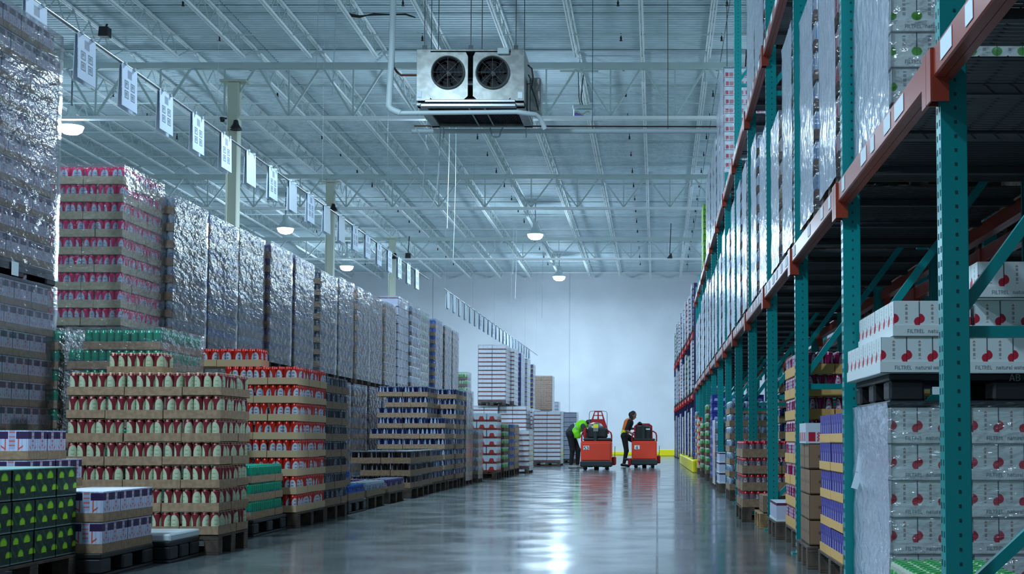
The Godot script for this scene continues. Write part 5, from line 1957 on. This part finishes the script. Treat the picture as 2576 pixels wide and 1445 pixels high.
func person(label: String, at: Vector3, skin: Color, body: Array, head_bones: Array, hands: Array, clothes: Array) -> void:
	var o := thing("person", label, "person", at)
	var sm := mat(skin, 0.6)
	var s := SurfaceTool.new()
	var first_ := true
	for m in [flesh(body + head_bones.slice(0, 2), 0.014, 0.03), flesh(head_bones, 0.007, 0.014)]:
		s.append_from(m, 0, Transform3D())
		first_ = false
	for h in hands:
		s.append_from(flesh(h, 0.005, 0.006), 0, Transform3D())
	part(o, "body", s.commit(), sm)
	for c in clothes:
		part(o, c[0], flesh(c[1], c[4] if c.size() > 4 else 0.013, 0.03, c[3] if c.size() > 3 else []), c[2])


func people() -> void:
	var black := mat(Color(0.055, 0.05, 0.07), 0.8)
	var dark_grey := mat(Color(0.2, 0.23, 0.24), 0.85)
	var neon := mat(Color(0.5, 0.9, 0.08), 0.7)
	var orange := mat(Color(0.9, 0.45, 0.14), 0.7)
	var yellow := mat(Color(0.86, 0.9, 0.1), 0.7)
	var strip := mat(Color(0.6, 0.72, 0.74), 0.35, 0.2)
	var hair := mat(Color(0.06, 0.05, 0.05), 0.6)
	var shoe := mat(Color(0.55, 0.56, 0.56), 0.7)
	# the worker bending forward beside the first truck
	var hipl := Vector3(-0.12, 0.93, 0.1)
	var hipr := Vector3(-0.1, 0.93, -0.1)
	var kl := Vector3(-0.06, 0.5, 0.12)
	var kr := Vector3(0.08, 0.51, -0.12)
	var al := Vector3(-0.1, 0.09, 0.12)
	var ar := Vector3(0.07, 0.09, -0.14)
	var legs := [[hipl, kl, 0.086, 0.056], [kl, al, 0.054, 0.04], [hipr, kr, 0.086, 0.056], [kr, ar, 0.058, 0.04]]
	var feet := [[al + Vector3(-0.03, -0.045, 0), al + Vector3(0.15, -0.055, 0.02), 0.042, 0.034], [ar + Vector3(-0.03, -0.045, 0), ar + Vector3(0.15, -0.055, -0.02), 0.042, 0.034]]
	var pelvis := [[hipl, hipr, 0.1, 0.1], [Vector3(-0.12, 0.98, 0), Vector3(-0.03, 1.1, 0), 0.125, 0.12]]
	var chest := [[Vector3(-0.04, 1.08, 0), Vector3(0.2, 1.19, 0), 0.125, 0.13], [Vector3(0.2, 1.18, 0.11), Vector3(0.2, 1.18, -0.11), 0.08, 0.08]]
	var arms := [[Vector3(0.24, 1.16, 0.19), Vector3(0.3, 0.9, 0.22), 0.052, 0.042], [Vector3(0.3, 0.9, 0.22), Vector3(0.4, 0.7, 0.18), 0.04, 0.03], [Vector3(0.24, 1.16, -0.19), Vector3(0.34, 0.92, -0.24), 0.052, 0.042], [Vector3(0.34, 0.92, -0.24), Vector3(0.44, 0.74, -0.18), 0.04, 0.03]]
	var neck := [[Vector3(0.26, 1.2, 0), Vector3(0.36, 1.22, 0), 0.055, 0.05]]
	var hc := Vector3(0.43, 1.22, 0)
	var hd := head(hc, Vector3(0.55, -0.8, 0.1), Vector3(0.8, 0.55, 0))
	person("worker in a lime green safety vest bending over beside the red truck", px(1446, 1177, 37.6) * Vector3(1, 0, 1), Color(0.62, 0.43, 0.34), legs + feet + pelvis + chest + arms + neck, hd, [hand(Vector3(0.4, 0.7, 0.18), Vector3(0.35, -0.9, -0.1), Vector3(-0.5, -0.2, -0.8), 1.0, 0.6), hand(Vector3(0.44, 0.74, -0.18), Vector3(0.35, -0.9, 0.1), Vector3(-0.5, -0.2, 0.8), -1.0, 0.6)], [
		["trousers", grow(legs + [pelvis[0]], 0.014), black, [[Vector3(0, -1, 0), -0.1]]],
		["jacket", grow(pelvis.slice(1) + chest + [arms[0], arms[1], arms[2], arms[3]], 0.014), dark_grey, [[Vector3(0.35, -0.94, 0), -0.6]]],
		["safety_vest", grow([[Vector3(-0.02, 1.07, 0), Vector3(0.2, 1.19, 0), 0.128, 0.132], [Vector3(0.19, 1.18, 0.1), Vector3(0.19, 1.18, -0.1), 0.085, 0.085], [Vector3(0.02, 0.98, 0.06), Vector3(0.06, 0.9, 0.06), 0.1, 0.085], [Vector3(0.02, 0.98, -0.06), Vector3(0.06, 0.9, -0.06), 0.1, 0.085]], 0.022), neon, [[Vector3(0, -1, 0), -0.83]]],
		["reflective_strip", grow(chest.slice(0, 1), 0.033), strip, [[Vector3(0.9, 0.42, 0), 0.53], [Vector3(-0.9, -0.42, 0), -0.49]]],
		["hair", [[hc + Vector3(0.035, 0.06, 0), hc + Vector3(-0.06, 0.055, 0), 0.082, 0.075]], hair, [], 0.01],
		["shoe", [feet[0]].map(func(b): return [b[0] - Vector3(0, 0.0, 0), b[1], b[2] + 0.008, b[3] + 0.008]), shoe, [[Vector3(0, -1, 0), 0.0]], 0.01],
		["shoe", [feet[1]].map(func(b): return [b[0], b[1], b[2] + 0.008, b[3] + 0.008]), shoe, [[Vector3(0, -1, 0), 0.0]], 0.01],
	])
	# the worker stepping onto the second truck
	hipl = Vector3(0.03, 0.9, 0.02)
	hipr = Vector3(0.06, 0.9, -0.17)
	kl = Vector3(0.09, 0.47, 0.03)
	kr = Vector3(0.38, 0.72, -0.15)
	al = Vector3(0.02, 0.09, 0.03)
	ar = Vector3(0.36, 0.33, -0.15)
	legs = [[hipl, kl, 0.088, 0.056], [kl, al, 0.054, 0.036], [hipr, kr, 0.088, 0.056], [kr, ar, 0.054, 0.036]]
	feet = [[al + Vector3(-0.06, -0.03, 0), al + Vector3(0.14, -0.058, 0.02), 0.036, 0.03], [ar + Vector3(-0.03, -0.05, 0), ar + Vector3(0.15, -0.055, 0.0), 0.038, 0.03]]
	pelvis = [[hipl, hipr, 0.092, 0.092], [Vector3(0.05, 0.96, -0.075), Vector3(0.09, 1.08, -0.075), 0.1, 0.095]]
	chest = [[Vector3(0.09, 1.08, -0.075), Vector3(0.17, 1.28, -0.075), 0.1, 0.115], [Vector3(0.19, 1.32, 0.04), Vector3(0.19, 1.32, -0.2), 0.06, 0.06]]
	arms = [[Vector3(0.19, 1.33, 0.08), Vector3(0.08, 1.07, 0.13), 0.048, 0.038], [Vector3(0.08, 1.07, 0.13), Vector3(0.31, 0.93, 0.1), 0.036, 0.026], [Vector3(0.2, 1.33, -0.24), Vector3(0.2, 1.12, -0.3), 0.048, 0.038], [Vector3(0.2, 1.12, -0.3), Vector3(0.44, 1.1, -0.22), 0.036, 0.026]]
	neck = [[Vector3(0.2, 1.36, -0.08), Vector3(0.25, 1.43, -0.08), 0.05, 0.045]]
	hc = Vector3(0.28, 1.5, -0.08)
	hd = head(hc, Vector3(0.9, -0.4, -0.1), Vector3(0.35, 0.9, 0))
	person("dark-haired worker in an orange and yellow vest stepping onto the second truck", px(1568, 1174, 39.4) * Vector3(1, 0, 1), Color(0.62, 0.44, 0.36), legs + feet + pelvis + chest + arms + neck, hd, [hand(Vector3(0.31, 0.93, 0.1), Vector3(0.9, -0.35, 0), Vector3(0.2, -0.9, -0.3), 1.0, 0.7), hand(Vector3(0.44, 1.1, -0.22), Vector3(0.95, -0.1, 0.1), Vector3(0, -1, 0.1), -1.0, 0.7)], [
		["trousers", grow(legs + [pelvis[0]], 0.012), black, [[Vector3(0, -1, 0), -0.09]]],
		["shirt", grow(pelvis.slice(1) + chest + [arms[0], arms[2]], 0.012), black, [[Vector3(-0.35, -0.94, 0), -1.03]]],
		["safety_vest", grow([[Vector3(0.06, 0.98, -0.075), Vector3(0.15, 1.28, -0.075), 0.102, 0.117], [Vector3(0.17, 1.33, 0.0), Vector3(0.17, 1.33, -0.15), 0.06, 0.06]], 0.022), orange, [[Vector3(0.93, -0.36, 0.0), -0.28]]],
		["vest_trim", grow([[Vector3(0.06, 0.98, -0.075), Vector3(0.1, 1.13, -0.075), 0.102, 0.108]], 0.028), yellow, [[Vector3(0.93, -0.36, 0.0), -0.29], [Vector3(0.2, 0.97, 0), 1.05]]],
		["hair", [[hc + Vector3(0.0, 0.05, 0), hc + Vector3(-0.05, 0.03, 0), 0.088, 0.082], [hc + Vector3(-0.05, 0.0, 0.03), hc + Vector3(-0.06, -0.15, 0.06), 0.07, 0.04]], hair, [], 0.01],
		["shoe", [[feet[0][0], feet[0][1], 0.042, 0.036]], black, [[Vector3(0, -1, 0), 0.0]], 0.01],
		["shoe", [[feet[1][0], feet[1][1], 0.042, 0.036]], black, [[Vector3(0, -1, 0), -0.24]], 0.01],
	])


# ---------------------------------------------------------------- the red pallet trucks
func truck(label: String, at: Vector3, w: float, number: String, tall: bool) -> void:
	var red := mat(Color(0.88, 0.27, 0.18), 0.26)
	var dark_red := mat(Color(0.66, 0.09, 0.1), 0.35)
	var bumper := mat(Color(0.12, 0.17, 0.18), 0.55)
	var o := thing("pallet_truck", label, "pallet truck", at)
	# rounded hood
	var s := tool()
	var prof := PackedVector2Array()
	for p in [Vector2(-w / 2, 0.23), Vector2(w / 2, 0.23), Vector2(w / 2, 0.68)]:
		prof.append(p)
	for k in 7:
		var a := PI / 2 * k / 6.0
		prof.append(Vector2(w / 2 - 0.07 + 0.07 * cos(a), 0.7 + 0.06 * sin(a)))
	for k in 7:
		var a := PI / 2 + PI / 2 * k / 6.0
		prof.append(Vector2(-w / 2 + 0.07 + 0.07 * cos(a), 0.7 + 0.06 * sin(a)))
	prism(s, prof, 0.6, Transform3D(Basis(), Vector3(0, 0, -0.32)))
	part(o, "hood", s.commit(), red)
	s = tool()
	box(s, Vector3(0, 0.48, -0.015), Vector3(w - 0.06, 0.46, 0.03), 0.014)
	part(o, "hood_panel", s.commit(), red)
	part(o, "bumper", box_mesh(Vector3(w + 0.03, 0.16, 0.7), 0.03), bumper, Vector3(0, 0.08, -0.32))
	part(o, "side_step", box_mesh(Vector3(0.1, 0.22, 0.5), 0.02), dark_red, Vector3(w / 2 + 0.05, 0.12, -0.6))
	for sx in [-1.0, 1.0]:
		var wh := part(o, "wheel", lathe([Vector2(0.0, -0.05), Vector2(0.1, -0.05), Vector2(0.115, -0.03), Vector2(0.115, 0.03), Vector2(0.1, 0.05), Vector2(0.0, 0.05)], 18), M.dark, Vector3(sx * (w / 2 - 0.12), 0.115, -0.08))
		wh.rotation.z = PI / 2
	var dw := part(o, "drive_wheel", lathe([Vector2(0.0, -0.06), Vector2(0.12, -0.06), Vector2(0.12, 0.06), Vector2(0.0, 0.06)], 18), M.blackish, Vector3(0, 0.12, -0.3))
	dw.rotation.z = PI / 2
	# number label
	var tm := TextMesh.new()
	tm.text = number
	tm.font_size = 16
	tm.pixel_size = 0.0075
	tm.depth = 0.004
	part(o, "number_plate", box_mesh(Vector3(0.15, 0.11, 0.004), 0.0, false), M.paper, Vector3(-w / 2 + 0.15, 0.58, 0.004))
	part(o, "number", tm, M.dark, Vector3(-w / 2 + 0.15, 0.58, 0.008))
	if tall:
		part(o, "console", box_mesh(Vector3(w - 0.28, 0.3, 0.34), 0.05), M.blackish, Vector3(0.02, 0.82, -0.4))
		part(o, "instrument_deck", box_mesh(Vector3(w - 0.06, 0.08, 0.5), 0.03), bumper, Vector3(0.03, 0.76, -0.32))
		s = tool()
		lathe([Vector2(0.24, 0.0), Vector2(0.23, 0.06), Vector2(0.17, 0.12), Vector2(0.08, 0.15), Vector2(0.0, 0.155)], 18, false, s, Transform3D(Basis.from_scale(Vector3(0.85, 1, 0.6)), Vector3(-0.03, 1.1, -0.4)))
		part(o, "battery_dome", s.commit(), M.galv)
		part(o, "tiller_post", box_mesh(Vector3(0.09, 0.36, 0.07), 0.02), bumper, Vector3(-0.02, 0.74, -0.06))
		part(o, "yellow_tag", box_mesh(Vector3(0.13, 0.1, 0.012), 0.004), M.yellow, Vector3(-0.01, 1.1, -0.02))
		part(o, "tag_card", box_mesh(Vector3(0.13, 0.09, 0.012), 0.004), M.steel_grey, Vector3(-0.01, 1.01, -0.02))
		# load backrest: a red trapezoid with four windows, and its wire hoop
		s = tool()
		var b0 := 0.2
		var y0 := 0.95
		var y1 := 1.56
		var fr := func(x: float, y: float) -> Vector2:   # x from -1 to 1 across the trapezoid
			return Vector2(x * lerpf(0.3, 0.1, (y - y0) / (y1 - y0)), y)
		var slabs := [[-1, 1, y0, 1.345], [-1, 1, 1.43, 1.455], [-1, 1, 1.53, y1]]
		for q in slabs:
			prism(s, PackedVector2Array([fr.call(q[0], q[2]), fr.call(q[1], q[2]), fr.call(q[1], q[3]), fr.call(q[0], q[3])]), 0.03)
		for q in [[-1.0, -0.75], [-0.13, 0.13], [0.75, 1.0]]:
			for r in [[1.345, 1.43], [1.455, 1.53]]:
				prism(s, PackedVector2Array([fr.call(q[0], r[0]), fr.call(q[1], r[0]), fr.call(q[1], r[1]), fr.call(q[0], r[1])]), 0.03)
		part(o, "load_backrest", s.commit(), dark_red, Vector3(0.02, 0, -0.75))
		part(o, "guard_hoop", tube_mesh([Vector3(-0.22, 1.05, -0.78), Vector3(-0.22, 1.5, -0.78), Vector3(-0.19, 1.55, -0.78), Vector3(-0.08, 1.565, -0.78), Vector3(0.12, 1.565, -0.78), Vector3(0.23, 1.55, -0.78), Vector3(0.26, 1.5, -0.78), Vector3(0.26, 1.05, -0.78)], 0.009, 6), M.steel_grey)
		part(o, "side_frame", box_mesh(Vector3(0.07, 0.34, 0.1), 0.02), dark_red, Vector3(-w / 2 + 0.1, 0.76, -0.3))
	else:
		part(o, "console", box_mesh(Vector3(w - 0.28, 0.42, 0.36), 0.04), M.blackish, Vector3(-0.03, 0.76, -0.4))
		part(o, "instrument_deck", box_mesh(Vector3(w - 0.08, 0.07, 0.5), 0.03), bumper, Vector3(0, 0.755, -0.32))
		part(o, "tiller_post", box_mesh(Vector3(0.1, 0.44, 0.08), 0.03), bumper, Vector3(-0.03, 0.77, -0.15))
		part(o, "console_rim", tube_mesh([Vector3(-0.26, 0.8, -0.42), Vector3(-0.26, 1.17, -0.42), Vector3(-0.2, 1.22, -0.42), Vector3(0.13, 1.22, -0.42), Vector3(0.19, 1.18, -0.42), Vector3(0.2, 0.8, -0.42)], 0.035, 8), dark_red)
		part(o, "white_label", box_mesh(Vector3(0.12, 0.04, 0.006)), M.paper, Vector3(0.1, 1.07, -0.215))
		part(o, "black_bag", box_mesh(Vector3(0.14, 0.1, 0.16), 0.045), M.dark, Vector3(-0.13, 1.2, -0.4))
		part(o, "rider_step", box_mesh(Vector3(0.36, 0.06, 0.5), 0.02), M.dark, Vector3(-w / 2 - 0.05, 0.2, -0.6))
		part(o, "side_step", box_mesh(Vector3(0.1, 0.2, 0.3), 0.02), dark_red, Vector3(-w / 2 - 0.06, 0.06, -0.4))
	for sx in [-1.0, 1.0]:
		var x: float = sx * (w / 2 - 0.06)
		part(o, "grab_bar", tube_mesh([Vector3(x - sx * 0.12, 1.02, -0.35), Vector3(x - sx * 0.04, 1.03, -0.34), Vector3(x + sx * 0.03, 0.98, -0.34), Vector3(x + sx * 0.05, 0.9, -0.34), Vector3(x + sx * 0.05, 0.74, -0.34)], 0.02, 8), dark_red)
	# forks run away from the viewer
	part(o, "chassis", box_mesh(Vector3(w - 0.1, 0.12, 0.5), 0.02), bumper, Vector3(0, 0.16, -0.8))
	for sx in [-1.0, 1.0]:
		part(o, "fork", box_mesh(Vector3(0.16, 0.07, 1.3), 0.02), M.blackish, Vector3(sx * 0.2, 0.05, -1.65))
	part(o, "antenna", tube_mesh([Vector3(w / 2 + 0.06, 0.3, -0.7), Vector3(w / 2 + 0.07, 0.62, -0.7)], 0.008, 5), M.dark)


func trucks_and_people() -> void:
	truck("red pallet truck numbered 53 with a tall red backrest, beside the bending worker", V(-1.6, 0, 35.5), 0.81, "53", true)
	truck("second red pallet truck with a low black console, mounted by the stepping worker", V(-0.36, 0, 38.0), 0.71, "4", false)
	people()


func paper_strip() -> void:
	var o := thing("paper_strip", "long white paper strip hanging beside the second teal upright before the red-spotted cartons", "paper strip", px(2172, 1092, 6.95))
	var s := tool()
	var pts := [px(2172, 1092, 6.95), px(2168, 1140, 6.95), px(2161, 1190, 6.95), px(2149, 1230, 6.95)]
	for i in 3:
		bar(s, pts[i] - o.position, pts[i + 1] - o.position, 0.034, 0.004, Vector3(0, 0, 1))
	part(o, "strip", s.commit(), M.paper)
